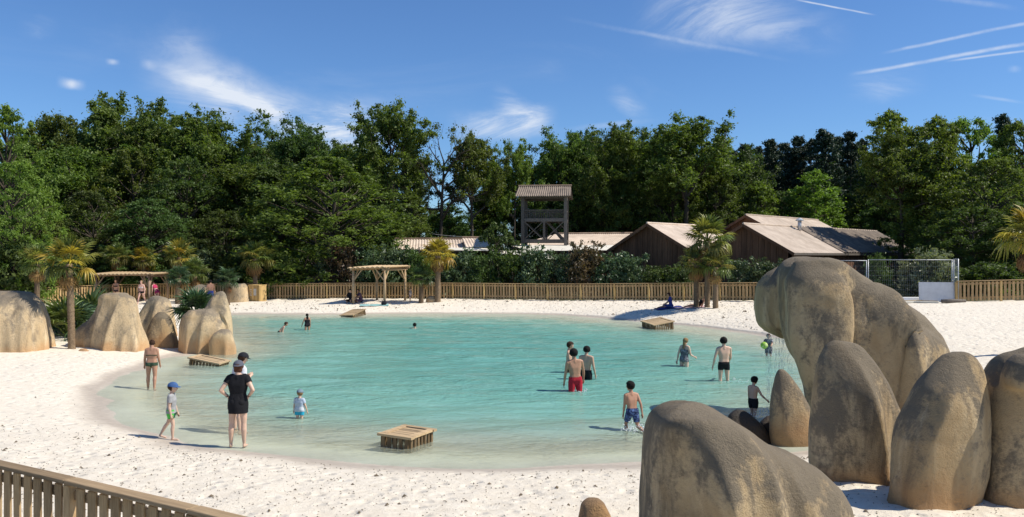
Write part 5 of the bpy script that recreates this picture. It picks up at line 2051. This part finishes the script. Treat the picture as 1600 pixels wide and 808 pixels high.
clothmat('c_dgreen', (0.012, 0.10, 0.04)); clothmat('c_lime', (0.10, 0.52, 0.08)); clothmat('c_pattern', (0.03, 0.03, 0.04), (0.35, 0.35, 0.37), 40.0)
clothmat('c_rose', (0.42, 0.035, 0.10)); clothmat('c_turq', (0.30, 0.50, 0.48)); clothmat('c_purple', (0.10, 0.055, 0.085)); clothmat('c_palepink', (0.60, 0.42, 0.42))
for n_, c_ in (('black', (0.010, 0.008, 0.007)), ('brown', (0.045, 0.022, 0.012)), ('auburn', (0.085, 0.035, 0.02)), ('blond', (0.24, 0.15, 0.07))):
    clothmat('hair_' + n_, c_)
plain('eye', (0.02, 0.015, 0.012), 0.2, 0.05)
plain('lips', (0.38, 0.14, 0.11), 0.5, 0.05)


def rotx(a): return Matrix.Rotation(a, 3, 'X')
def rotz_(a): return Matrix.Rotation(a, 3, 'Z')


def person(label, px, Y, H, face, skin='fair', hair='black', kid=0.0, arms=None, legs=None, lean=0, yaw=0, nod=0, wear=(), hair_style='short', hat=None, foot=None, sit=None, fem=False, slim=1.0, side_lean=0, group=None, X=None):
    """a posed figure; local +Y is where it looks, face = world heading in degrees from +Y (away from camera)"""
    x = (px - 800) / FPX * Y if X is None else X
    fz = gz(x, Y) if foot is None else foot
    root = empty('person', (x, Y, fz), R(face))
    tag(root, label, 'person', group)
    u = H * slim
    hh_ = H * (0.132 + 0.055 * kid)            # head height
    zsh = H - hh_ - H * .055
    zhip = H * (.515 - .05 * kid)
    hw = H * .052 * (1.08 if fem else 1.0)
    legs = legs or [(0, 3, 0), (0, 3, 0)]
    segs = []                                   # (id, a, b, ra, rb)
    th_l, sh_l = zhip - H * (.285 - .02 * kid), H * (.285 - .02 * kid) - H * .045

    def dirv(f, ab, s):
        f, ab = R(f), R(ab)
        return Vector((s * math.sin(ab), math.sin(f) * math.cos(ab), -math.cos(f) * math.cos(ab)))
    drops = []
    for (f, ab, kn) in legs:
        d1, d2 = dirv(f, ab, 1), dirv(f - kn, ab * .5, 1)
        drops.append(-(d1.z * th_l + d2.z * sh_l) + H * .045)
    hz = max(drops) if sit is None else sit
    pel = Vector((0, 0, hz))
    T = rotx(R(-lean)) @ Matrix.Rotation(R(side_lean), 3, 'Y')
    tl = zsh - zhip
    up = lambda v: pel + T @ Vector(v)
    bm = bmesh.new()
    sw = H * (.108 - .012 * kid) * (0.90 if fem else 1.0)
    # trunk
    ch, wa, hp = u * .058, u * (.047 if fem else .052), u * (.060 if fem else .056)
    c_sh = [up((s * (sw - .028 * H), 0, tl)) for s in (-1, 1)]
    c_ch = [up((s * .050 * u, .004 * H, tl * .70)) for s in (-1, 1)]
    c_wa = [up((s * .036 * u, 0, tl * .36)) for s in (-1, 1)]
    c_hp = [up((s * .045 * u, -.006 * H, tl * .08)) for s in (-1, 1)]
    hull(bm, [(p, u * .034) for p in c_sh] + [(p, ch) for p in c_ch])
    hull(bm, [(p, ch) for p in c_ch] + [(p, wa) for p in c_wa])
    hull(bm, [(p, wa) for p in c_wa] + [(p, hp) for p in c_hp])
    hull(bm, [(p, hp) for p in c_hp] + [(pel + Vector((0, 0, -.015 * H)), hp * .85)])
    if fem:
        for s in (-1, 1):
            hull(bm, [(up((s * .042 * H, .048 * H, tl * .66)), .030 * H), (up((s * .040 * H, .02 * H, tl * .8)), .03 * H)])
            hull(bm, [(up((s * .042 * H, -.035 * H, tl * .02)), .046 * H), (up((s * .04 * H, 0, tl * .1)), .05 * H)])
    nb = up((0, -.004 * H, tl + .02 * H))
    Hd = T @ rotz_(R(yaw)) @ rotx(R(-nod))
    hc = nb + T @ Vector((0, .012 * H, .030 * H)) + Hd @ Vector((0, .008 * H, hh_ * .52))
    hull(bm, [(up((0, -.005 * H, tl * .96)), u * .040), (nb, u * .033), (hc + Hd @ Vector((0, -.01 * H, -hh_ * .25)), u * .031)])
    for s in (-1, 1):
        hull(bm, [(up((s * .03 * H, -.008 * H, tl + .012 * H)), u * .026), (c_sh[(s + 1) // 2], u * .030)])
    r = hh_ * .40
    hull(bm, [(hc + Hd @ Vector((0, -hh_ * .06, hh_ * .10)), (r * .95, r * 1.12, r)), (hc + Hd @ Vector((0, hh_ * .10, hh_ * .06)), r * .86)])
    hull(bm, [(hc + Hd @ Vector((0, hh_ * .10, 0)), r * .84), (hc + Hd @ Vector((0, hh_ * .19, -hh_ * .33)), r * .42)])
    hull(bm, [(hc + Hd @ Vector((0, hh_ * .43, -hh_ * .02)), r * .09), (hc + Hd @ Vector((0, hh_ * .50, -hh_ * .12)), r * .15)])
    for s in (-1, 1):
        hull(bm, [(hc + Hd @ Vector((s * hh_ * .37, -.02 * hh_, 0)), (r * .10, r * .18, r * .26))])
    segs.append(('head', hc + Hd @ Vector((0, 0, -hh_ * .2)), hc + Hd @ Vector((0, 0, hh_ * .12)), r, r))
    segs.append(('neck', nb, hc + Hd @ Vector((0, -.01 * H, -hh_ * .3)), u * .033, u * .03))
    for s in (0, 1):
        segs.append(('torso', c_hp[s], c_wa[s], hp, wa)); segs.append(('torso', c_wa[s], c_ch[s], wa, ch)); segs.append(('torso', c_ch[s], c_sh[s], ch, u * .034))
    segs.append(('torso', pel, up((0, 0, tl)), hp * .9, u * .04))
    fingers = []
    arms = arms or [('a', 4, 10, 8), ('a', 4, 10, 8)]
    ua, fa = H * .165, H * .142
    for k, s in enumerate((-1, 1)):
        A_ = arms[k]
        S = up((s * sw, 0, tl - .012 * H))
        if A_[0] == 'a':
            d1 = T @ dirv(A_[1], A_[2], s)
            d2 = T @ dirv(A_[1] + A_[3], A_[2] * (A_[4] if len(A_) > 4 else .5), s)
            E = S + d1 * ua
            Wr = E + d2 * fa
        else:                                   # explicit elbow and wrist offsets in body heights
            E = S + T @ Vector((s * A_[1][0], A_[1][1], A_[1][2])) * H
            Wr = S + T @ Vector((s * A_[2][0], A_[2][1], A_[2][2])) * H
        ar = u * .030
        hull(bm, [(S, ar * 1.12), (S.lerp(E, .45), ar * .98), (E, ar * .76)])
        hull(bm, [(E, ar * .76), (E.lerp(Wr, .3), ar * .80), (Wr, ar * .52)])
        hd = (Wr - E).normalized()
        pe = Wr + hd * .046 * H
        hull(bm, [(Wr, ar * .50), (pe, ar * .62), (pe + Vector((0, 0, .004)), ar * .58)])
        sd_ = hd.cross(Vector((s, 0.2, 0.1))).normalized()
        for q in range(4):
            o_ = sd_ * (q - 1.5) * .0115 * H
            ln = (.040, .046, .043, .034)[q] * H
            p0 = pe + o_ * .9
            p1 = p0 + hd * ln * .55 + Vector((-s * .003 * H, 0, 0))
            p2 = p1 + (hd + Vector((-s * .4, .15, 0))).normalized() * ln * .5
            fingers.append([(p0, .0062 * H), (p1, .0056 * H), (p2, .0042 * H)])
        t0 = Wr + hd * .016 * H + sd_ * -.016 * H
        fingers.append([(t0, .0068 * H), (t0 + (hd - sd_ * .8).normalized() * .022 * H, .0062 * H), (t0 + (hd - sd_ * .4).normalized() * .042 * H, .005 * H)])
        segs.append(('uarm', S, E, ar * 1.1, ar * .76))
        segs.append(('farm', E, Wr, ar * .78, ar * .5))
        segs.append(('hand', Wr, pe, ar * .5, ar * .6))
    for k, s in enumerate((-1, 1)):
        f, ab, kn = legs[k]
        Hj = pel + Vector((s * hw, 0, -.005 * H))
        K_ = Hj + dirv(f, ab, s) * th_l
        An = K_ + dirv(f - kn, ab * .5, s) * sh_l
        tr = u * (.052 if fem else .050)
        hull(bm, [(Hj, tr * 1.05), (Hj.lerp(K_, .35), tr * .92), (K_, tr * .62)])
        hull(bm, [(K_, tr * .62), (K_.lerp(An, .32) + Vector((0, -.010 * H, 0)), tr * .66), (An, tr * .38)])
        tilt = f - kn
        fd = Vector((s * .12, math.cos(R(min(0, tilt + 10))), math.sin(R(min(0, tilt + 10)))))
        hull(bm, [(An + Vector((0, -.014 * H, -.022 * H)), .019 * H), (An, tr * .38)])
        hull(bm, [(An + Vector((0, -.012 * H, -.026 * H)), .017 * H), (An + fd * .075 * H + Vector((0, 0, -.030 * H)), .014 * H), (An + fd * .10 * H + Vector((0, 0, -.034 * H)), .010 * H)])
        segs.append(('thigh', Hj, K_, tr, tr * .62))
        segs.append(('shin', K_, An, tr * .62, tr * .38))
        segs.append(('foot', An, An + fd * .1 * H, tr * .4, .014 * H))
    bmesh.ops.recalc_face_normals(bm, faces=bm.faces)
    vx = max(.008, H * .0068)
    me = remesh('body', bm, vx, 5, .5)
    nv = len(me.vertices)
    co = np.empty(nv * 3, np.float32); me.vertices.foreach_get('co', co); co = co.reshape(-1, 3)
    no = np.empty(nv * 3, np.float32); me.vertices.foreach_get('normal', no); no = no.reshape(-1, 3)
    best = np.full(nv, 1e9); sid = np.zeros(nv, int); tt = np.zeros(nv)
    for i, (nm, a, b_, ra, rb) in enumerate(segs):
        a, b_ = np.array(a), np.array(b_)
        ab = b_ - a
        t_ = np.clip(((co - a) @ ab) / (ab @ ab), 0, 1)
        d = np.linalg.norm(co - a - t_[:, None] * ab, axis=1) - (ra + (rb - ra) * t_)
        m_ = d < best
        best[m_] = d[m_]; sid[m_] = i; tt[m_] = t_[m_]
    part = np.array([s[0] for s in segs])[sid]
    Ti = np.array(T.inverted())
    tz = ((co - np.array(pel)) @ Ti.T)[:, 2] / tl          # trunk height 0 hip .. 1 shoulder
    ty = ((co - np.array(pel)) @ Ti.T)[:, 1]
    Hi = np.array(Hd.inverted())
    hl = ((co - np.array(hc)) @ Hi.T) / hh_                # head-local
    # fingers join the body mesh
    faces = np.empty(len(me.loops), np.int32); me.loops.foreach_get('vertex_index', faces)
    fl = faces.reshape(-1, 4)
    mbf = MB()
    for ch_ in fingers:
        mbf.tube([p for p, _ in ch_], [q for _, q in ch_], 5)
    allv = [tuple(v) for v in co] + mbf.v
    allf = [tuple(f) for f in fl] + [tuple(i + nv for i in f) for f in mbf.f]
    body_me = bpy.data.meshes.new('body')
    body_me.from_pydata(allv, [], allf)
    body_me.polygons.foreach_set('use_smooth', [True] * len(body_me.polygons))
    bpy.data.meshes.remove(me)
    link('body', body_me, SKIN[skin], root)

    def shell(name, mask, off, mat, flare=None):
        fm = mask[fl].all(1)
        if not fm.any(): return None
        ff_ = fl[fm]
        used, inv = np.unique(ff_, return_inverse=True)
        p = co[used] + no[used] * off
        if flare is not None:
            p = flare(p, used)
        return link(name, mesh_np(name, p, inv.reshape(ff_.shape), True), MATS[mat], root)
    trunk = (part == 'torso') | (part == 'neck')
    thigh, uarm = part == 'thigh', part == 'uarm'
    for w in wear:
        k, mat = w[0], w[1]
        if k == 'trunks':
            shell('swim_trunks', (trunk & (tz < .22)) | (thigh & (tt < w[2] if len(w) > 2 else tt < .28)), .010, mat)
        elif k == 'shorts':
            shell('shorts', (trunk & (tz < .24)) | (thigh & (tt < (w[2] if len(w) > 2 else .6))), .020, mat)
        elif k == 'brief':
            shell('bikini_bottom', ((trunk & (tz < .15)) | (thigh & (tt < .10))) & (tz > -.22), .008, mat)
        elif k == 'bra':
            shell('bikini_top', trunk & (tz > .58) & (tz < (.78 if not len(w) > 2 else w[2])) & ((ty > 0) | (tz < .655)), .008, mat)
        elif k == 'suit':
            shell('swimsuit', ((trunk & (tz < .80)) | (thigh & (tt < .10))) & (tz > -.2), .009, mat)
            shell('strap', trunk & (tz >= .78) & (np.abs(np.abs(((co - np.array(pel)) @ Ti.T)[:, 0]) - .035 * H) < .012 * H), .010, mat)
        elif k == 'tee':
            lo = w[2] if len(w) > 2 else .02
            cpel = np.array(pel)

            def fl_t(p, used):
                z_ = np.clip((.55 - tz[used]) / .55, 0, 1) * (part[used] != 'uarm')
                q = p - cpel
                q[:, 0] *= 1 + (.10 if lo > -.2 else .0) * z_
                q[:, 1] *= 1 + (.14 if lo > -.2 else .0) * z_
                return q + cpel
            shell('shirt', (trunk & (tz > lo) & (tz < 1.10)) | (uarm & (tt < (w[3] if len(w) > 3 else .55))) | ((part == 'thigh') & (tz > lo)), .016, mat, fl_t)
        elif k == 'skirt':
            cpel = np.array(pel)

            def fl_s(p, used):
                return p
            ring = []
            mb = MB()
            z0, z1 = pel.z + tl * .30, pel.z - H * (w[2] if len(w) > 2 else .13)
            n = 28
            vs = []
            for j in range(6):
                f = j / 5
                zz = z0 + (z1 - z0) * f
                rx = H * (.078 + .034 * math.sin(min(1, f * 1.4) * math.pi / 2))
                ry = H * (.060 + .034 * math.sin(min(1, f * 1.4) * math.pi / 2))
                for q in range(n):
                    a = 2 * math.pi * q / n
                    wv = 1 + .025 * math.sin(a * 7) * f
                    vs.append(pel + T @ (Vector((rx * math.cos(a) * wv, ry * math.sin(a) * wv - .004 * H, zz - pel.z))))
            fs = [(j * n + q, j * n + (q + 1) % n, (j + 1) * n + (q + 1) % n, (j + 1) * n + q) for j in range(5) for q in range(n)]
            mb.poly(vs, fs)
            mb.build('skirt', MATS[mat], root, True)
        elif k == 'stripe':
            xx = ((co - np.array(pel)) @ Ti.T)[:, 0]
            for sg_ in (-1, 1):
                shell('side_stripe', ((trunk & (tz < .2)) | (thigh & (tt < w[2]))) & (xx * sg_ > .062 * H) & (np.abs(ty) < .045 * H), .026, mat)
        elif k == 'bracelet':
            shell('wristband', (part == 'farm') & (tt > .8) & (tt < .95), .006, mat)
    # hair
    ishead = (part == 'head') | (part == 'neck')
    hm = ishead & ((hl[:, 2] > .22) | ((hl[:, 1] < .02) & (hl[:, 2] > -.30)) | ((hl[:, 1] < .12) & (hl[:, 2] > .05)))
    if hair_style == 'bald': hm = hm & False
    hs = np.array([mnoise.noise((p[0] * 30, p[1] * 30, p[2] * 30)) for p in co[ishead]]) if ishead.any() else None
    offs = np.zeros(nv); offs[ishead] = hs * .010
    if hm.any():
        fm = hm[fl].all(1)
        ff_ = fl[fm]
        used, inv = np.unique(ff_, return_inverse=True)
        vol = {'short': .014, 'thick': .026, 'long': .016, 'bun': .012, 'bob': .016}.get(hair_style, .014) * H / 1.7
        hp_ = co[used] + no[used] * (vol + offs[used] * .6)[:, None]
        link('hair', mesh_np('hair', hp_, inv.reshape(ff_.shape), True), MATS['hair_' + hair], root)
    if hair_style in ('long', 'bun', 'bob'):
        b2 = bmesh.new()
        bk = lambda v: hc + Hd @ (Vector(v) * hh_)
        if hair_style == 'long':
            hull(b2, [(bk((0, -.22, .1)), hh_ * .30), (bk((0, -.34, -.45)), hh_ * .26)])
            hull(b2, [(bk((0, -.34, -.45)), (hh_ * .30, hh_ * .16, hh_ * .2)), (bk((.05, -.42, -1.15)), (hh_ * .24, hh_ * .12, hh_ * .2))])
        elif hair_style == 'bob':
            hull(b2, [(bk((0, -.12, .1)), hh_ * .38), (bk((0, -.14, -.38)), (hh_ * .38, hh_ * .26, hh_ * .15))])
        else:
            hull(b2, [(bk((0, -.30, .38)), hh_ * .20), (bk((0, -.18, .30)), hh_ * .22)])
        hme = remesh('hair_mass', b2, max(.008, H * .007), 3)
        link('hair_mass', hme, MATS['hair_' + hair], root)
    # face
    for s in (-1, 1):
        e = hc + Hd @ (Vector((s * .16, .375, .02)) * hh_)
        mb = MB()
        mb.tube([e - Hd @ Vector((s * .05 * hh_, 0, 0)), e, e + Hd @ Vector((s * .05 * hh_, -.01 * hh_, 0))], [.012 * hh_, .035 * hh_, .012 * hh_], 6)
        mb.build('eye', MATS['eye'], root, True)
    mo = hc + Hd @ (Vector((0, .385, -.25)) * hh_)
    MB().tube([mo - Hd @ Vector((.11 * hh_, .02 * hh_, 0)), mo, mo + Hd @ Vector((.11 * hh_, -.02 * hh_, 0))], [.01 * hh_, .028 * hh_, .01 * hh_], 6).build('mouth', MATS['lips'], root, True)
    if hat:
        hk, hmt, hyaw = hat
        rr_ = r * 1.16
        c0 = hc + Hd @ Vector((0, -.02 * hh_, hh_ * .16))
        Q = Hd @ rotz_(R(hyaw))
        vs, fs = [], []
        nr, ns = 7, 24
        for j in range(nr + 1):
            a = R(90 * j / nr)
            for q in range(ns):
                b_ = 2 * math.pi * q / ns
                vs.append(c0 + Q @ Vector((rr_ * 1.0 * math.cos(a) * math.cos(b_), rr_ * 1.14 * math.cos(a) * math.sin(b_), rr_ * (.98 * math.sin(a) - .05))))
        fs = [(j * ns + q, j * ns + (q + 1) % ns, (j + 1) * ns + (q + 1) % ns, (j + 1) * ns + q) for j in range(nr) for q in range(ns)]
        ho = MB().poly(vs, fs).build('cap', MATS[hmt], root, True)
        vs, fs = [], []
        for j in range(4):
            f = j / 3
            for q in range(13):
                b_ = R(20 + 140 * q / 12)
                ex = 1 + .62 * f * math.sin(math.pi * q / 12) ** .6
                vs.append(c0 + Q @ Vector((rr_ * .96 * math.cos(b_) * (1 + .05 * f), rr_ * 1.10 * math.sin(b_) * ex, rr_ * (.02 - .14 * f))))
        n0 = len(vs)
        vs += [v - Vector((0, 0, .006)) for v in vs]
        for j in range(3):
            for q in range(12):
                a = j * 13 + q
                fs += [(a, a + 1, a + 14, a + 13), (n0 + a, n0 + a + 13, n0 + a + 14, n0 + a + 1)]
        fs += [(39 + q, 40 + q, n0 + 40 + q, n0 + 39 + q) for q in range(12)]
        MB().poly(vs, fs).build('peak', MATS[hmt], ho, True)
    return root


HIPS = ('p', (.085, -.055, -.135), (.022, .01, -.215))
wl = lambda py: 4736.0 / (py - 400)


def topH(px, ytop, Y):
    x = (px - 800) / FPX * Y
    return CAMH - (ytop - 400) / FPX * Y - gz(x, Y)


# near group
person('woman in black top and skirt with grey cap, hands on hips, seen from behind', 372, 15.9, 1.67, 4, 'fair', 'auburn', arms=[HIPS, HIPS], wear=[('tee', 'c_black', -.25, .42), ('skirt', 'c_black', .115), ('bracelet', 'c_capblack')], hair_style='bob', hat=('cap', 'c_capgrey', 180), fem=True, legs=[(0, 4, 0), (-2, 3, 0)], nod=2)
person('man in white shirt and black cap behind the woman in black', 371, 17.5, topH(371, 551, 17.5), -48, 'fair', 'brown', arms=[('p', (.05, .0, -.165), (-.02, .10, -.11)), ('p', (.06, .0, -.165), (-.02, .10, -.09))], wear=[('tee', 'c_white', -.05, .6), ('shorts', 'c_capgrey', .55)], hat=('cap', 'c_capblack', 0), lean=6, nod=12)
person('boy in grey T-shirt, green shorts and blue cap walking at the waterline', 268, 16.5, 1.15, -82, 'fair', 'brown', kid=.7, arms=[('a', 8, 6, 10), ('a', -2, 8, 14)], legs=[(-22, 3, 10), (12, 3, 14)], wear=[('tee', 'c_grey', -.02, .6), ('shorts', 'c_dgreen', .45), ('stripe', 'c_lime', .42)], hat=('cap', 'c_capblue', 0), nod=4)
person('woman in dark green bikini walking in the shallows by the left shore', 237, wl(605), topH(237, 531, wl(605)), 8, 'tan', 'brown', arms=[('a', 4, 12, 10), ('a', 6, 10, 14)], legs=[(4, 3, 2), (-6, 3, 10)], wear=[('brief', 'c_green'), ('bra', 'c_green', .70)], hair_style='bun', fem=True, slim=1.08, nod=14)
person('toddler in pale blue shirt and teal cap standing waist-deep', 468, wl(653), topH(468, 609, wl(653)), -14, 'fair', 'blond', kid=1.0, arms=[('a', 6, 22, 8), ('a', 6, 22, 8)], wear=[('tee', 'c_paleblue', -.05, .6), ('shorts', 'c_cyan', .5)], hat=('cap', 'c_capteal', 0), slim=1.12, nod=8)
# trio
person('teenager in red swim shorts, front figure of the trio', 899, wl(612), topH(899, 545, wl(612)), 14, 'tan', 'black', arms=[('a', 6, 12, 10), ('a', 14, 14, 14)], wear=[('shorts', 'c_red', .72)], slim=.93, side_lean=-3, hair_style='thick', nod=3)
person('teenager in black swim shorts at the right of the trio', 916, wl(592), topH(916, 541, wl(592)), -26, 'mid', 'black', arms=[('a', 6, 10, 10), ('a', -4, 12, 22)], wear=[('shorts', 'c_black', .55)], slim=.93, hair_style='thick', nod=12)
person('long-faced bather at the back left of the trio', 889, wl(581), topH(889, 534, wl(581)), -100, 'mid', 'brown', arms=[('a', 6, 8, 10), ('a', 10, 8, 20)], wear=[('trunks', 'c_black')], slim=.92, hair_style='thick', nod=10)
# right side of the water
person('slim man in short black trunks seen from behind', 1131, wl(595), topH(1131, 527, wl(595)), 6, 'fair', 'black', arms=[('a', -4, 20, 14), ('a', 14, 10, 40)], wear=[('trunks', 'c_black', .32)], slim=.95, hair_style='thick')
person('young woman with long blond hair in a black swimsuit', 1069, wl(573), topH(1069, 528, wl(573)), -48, 'fair', 'blond', arms=[('a', -14, 12, 10), ('a', 16, 10, 55)], wear=[('suit', 'c_pattern')], hair_style='long', fem=True, lean=5, nod=4)
person('boy in patterned navy shorts running out through the shallows', 988, 17.4, 1.30, 18, 'tan', 'black', kid=.45, arms=[('a', 10, 6, 8), ('a', -22, 10, 20)], legs=[(28, 4, 34), (-14, 5, 62)], wear=[('shorts', 'c_navy', .70)], lean=8, yaw=22, hair_style='thick', slim=.95)
person('boy in black shorts wading beside the dark finlike rock', 1177, wl(651), topH(1177, 588, wl(651)), -58, 'mid', 'black', kid=.4, arms=[('a', 4, 8, 10), ('a', 18, 26, 30)], legs=[(8, 3, 8), (-6, 3, 6)], wear=[('shorts', 'c_black', .55)], nod=16, hair_style='thick', slim=.95)
child = person('child holding a green ball behind the dripping water', 1201, wl(556), topH(1201, 521, wl(556)), 150, 'mid', 'brown', kid=.5, arms=[('a', 45, 10, 40), ('a', 45, 10, 40)], wear=[('tee', 'c_pattern', -.02, .6), ('shorts', 'c_pattern', .6)], nod=14)
# far water
person('boy bending forward in the far water', 436, wl(520), 1.25, -70, 'mid', 'brown', kid=.5, arms=[('a', 30, 8, 10), ('a', 20, 8, 10)], wear=[('trunks', 'c_black', .5)], lean=38, nod=-10, foot=wl(520) * 0 - .62)
person('woman with long dark hair in a black swimsuit in the far water', 480, wl(515), topH(480, 490, wl(515)), 30, 'tan', 'black', arms=[('a', 8, 24, 12), ('a', 4, 10, 10)], wear=[('suit', 'c_black')], hair_style='long', fem=True)
person('swimmer with only the head above the far water', 648, wl(513), 1.70, 20, 'mid', 'black', foot=-1.42, wear=[('trunks', 'c_black')])
# far beach
Yb = 57.5
person('woman in black bikini with hands on hips above the fluted boulder', 181, Yb, 1.66, 175, 'tan', 'brown', arms=[('a', 4, 10, 8), HIPS], wear=[('brief', 'c_black'), ('bra', 'c_black')], hair_style='bob', fem=True)
person('fair woman in black bikini bottom striding across the far left sand', 221, 56.0, 1.68, 172, 'pink', 'blond', arms=[('a', 6, 24, 22), HIPS], legs=[(-20, 4, 16), (20, 4, 6)], wear=[('brief', 'c_black'), ('bra', 'c_white', .70)], hair_style='bob', fem=True)
person('stooping person in rose-red shorts under the left pergola end', 245, 57.0, 1.62, 60, 'pink', 'brown', lean=34, arms=[('a', 20, 8, 20), ('a', 24, 8, 20)], wear=[('skirt', 'c_rose', .12), ('tee', 'c_rose', .45, .0)], fem=True)
person('bare-chested man in blue shorts beside the far whitish boulder', 329, 55.2, 1.75, 10, 'tan', 'black', wear=[('shorts', 'c_blue', .6)])
person('woman in red swimwear behind the left fence near the tall palm', 125, 63.4, 1.68, 195, 'pink', 'brown', arms=[('a', 30, 8, 80), ('a', 25, 8, 90)], wear=[('suit', 'c_red')], hat=('cap', 'c_white', 0), fem=True)
person('small child in striped top standing right of the pergola', 641, 57.4, .92, -120, 'fair', 'brown', kid=1.0, arms=[('a', 25, 12, 15), ('a', 15, 12, 10)], wear=[('tee', 'c_pattern', -.02, .6), ('shorts', 'c_capgrey', .6)])
SIT = [(92, 8, 95), (88, 10, 100)]
person('dark-clad person seated by the front left post of the pergola', 549, 56.2, 1.72, 160, 'mid', 'black', legs=[(100, 6, 120), (98, 8, 118)], sit=.16, lean=10, arms=[('a', 40, 10, 30), ('a', 40, 10, 30)], wear=[('tee', 'c_black', -.02, .9), ('shorts', 'c_black', .9)], hat=None)
person('person in dusky purple top seated under the pergola', 564, 56.4, 1.68, 120, 'tan', 'brown', legs=[(100, 6, 125), (96, 8, 120)], sit=.16, lean=14, arms=[('a', 45, 10, 30), ('a', 40, 10, 30)], wear=[('tee', 'c_purple', -.02, .6), ('shorts', 'c_capblack', .6)], hair_style='bob', fem=True)
person('person in blue top seated on the sand left of the palm cluster', 1048, 48.8, 1.64, 78, 'tan', 'brown', legs=[(88, 8, 10), (92, 8, 30)], sit=.13, lean=4, arms=[('a', 30, 8, 25), ('a', 34, 8, 25)], wear=[('tee', 'c_blue', -.02, .9), ('shorts', 'c_navy', .7)], hair_style='bob', fem=True, nod=20)
person('bather lying back on a towel between the palm trunks', 1090, 48.2, 1.66, 85, 'tan', 'black', legs=[(86, 8, 0), (92, 8, 20)], sit=.12, lean=-48, arms=[('a', -30, 12, 10), ('a', -30, 12, 10)], wear=[('suit', 'c_black')], fem=True, nod=20)

# splashes round moving legs
plain('foam', (0.80, 0.84, 0.84), 0.35, 0.03)
rs = np.random.RandomState(9)


def splash(label, px, Y, n, spread, hgt):
    x0 = (px - 800) / FPX * Y
    mb = MB()
    for _ in range(n):
        a, r_ = rs.uniform(0, 6.28), spread * rs.rand() ** .6
        x, y = x0 + r_ * math.cos(a), Y + r_ * math.sin(a)
        z = abs(rs.normal(0, hgt)) + .015
        q = rs.uniform(.004, .011)
        d = Vector((rs.normal(), rs.normal(), rs.normal() + 1)).normalized() * q * rs.uniform(1, 2.4)
        mb.tube([Vector((x, y, z)) - d, Vector((x, y, z)), Vector((x, y, z)) + d], [q * .3, q, q * .3], 5)
    tag(mb.build('splash', MATS['foam'], None, True), label, 'splash', kind='stuff')


splash('spray thrown up by the running boy', 994, 17.3, 220, .34, .08)
splash('foam round the legs of the boy by the dark finlike rock', 1180, 18.8, 110, .35, .05)
splash('foam at the hand of the teenager in red shorts', 906, 22.3, 60, .3, .03)
splash('foam behind the slim man in black trunks', 1150, 24.2, 50, .5, .02)
splash('foam round the child with the green ball', 1205, 30.3, 60, .4, .04)
splash('spray where the dripping water hits the pool', 1216, 19.2, 160, .5, .05)

# green ball held by the child
bm = bmesh.new()
bmesh.ops.create_uvsphere(bm, u_segments=20, v_segments=12, radius=.13)
me = bpy.data.meshes.new('ball'); bm.to_mesh(me); bm.free()
me.polygons.foreach_set('use_smooth', [True] * len(me.polygons))
clothmat('c_ball', (0.30, 0.50, 0.06), (0.55, 0.65, 0.25), 6.0)
p = child.location
o = link('beach_ball', me, MATS['c_ball'], loc=(p.x - .26, p.y - .30, .42))
tag(o, 'green ball held by the child behind the dripping water', 'ball')


def towel(label, px, py, Y, L, W, rz, mat):
    p = PX(px, py, Y)
    n, m_ = 16, 8
    V_, F_ = [], []
    ca, sa = math.cos(R(rz)), math.sin(R(rz))
    for th in (0.022, 0.006):
        for i in range(n + 1):
            for j in range(m_ + 1):
                a, b_ = (i / n - .5) * L, (j / m_ - .5) * W
                X_, Y_ = p.x + a * ca - b_ * sa, p.y + a * sa + b_ * ca
                V_.append((X_ - p.x, Y_ - p.y, gz(X_, Y_) + th + .012 * math.sin(i * 1.3 + j) + .012))
    k = (n + 1) * (m_ + 1)
    for i in range(n):
        for j in range(m_):
            q = i * (m_ + 1) + j
            F_.append((q, q + m_ + 1, q + m_ + 2, q + 1)); F_.append((k + q, k + q + 1, k + q + m_ + 2, k + q + m_ + 1))
    me = bpy.data.meshes.new('towel'); me.from_pydata(V_, [], F_)
    o = link('beach_towel', me, MATS[mat], loc=(p.x, p.y, 0))
    tag(o, label, 'towel', 'beach towels')
    return o


towel('pale turquoise towel on the sand in front of the pergola', 585, 473, 54.9, 1.9, .9, 8, 'c_turq')
towel('pale pink towel under the bather between the palm trunks', 1082, 476, 48.2, 2.0, .9, -4, 'c_palepink')
towel('dark blue towel under the person in the blue top', 1045, 475, 48.8, 1.6, .9, 6, 'c_blue')
# bag near the pergola
p = PX(600, 474, 54.9)
b2 = bmesh.new()
hull(b2, [((0, 0, .14), (.20, .13, .14)), ((.05, 0, .26), (.12, .09, .08))])
me = remesh('bag_body', b2, .02, 3)
root = empty('beach_bag', (p.x, p.y, gz(p.x, p.y)))
tag(root, 'small dark beach bag on the turquoise towel corner', 'bag')
link('bag_body', me, MATS['c_capblack'], root)
MB().tube([(-.12, 0, .26), (-.06, 0, .42), (.06, 0, .42), (.12, 0, .26)], .014, 6).build('handle', MATS['c_capgrey'], root, True)
bpy.data.scenes.remove(TMP)
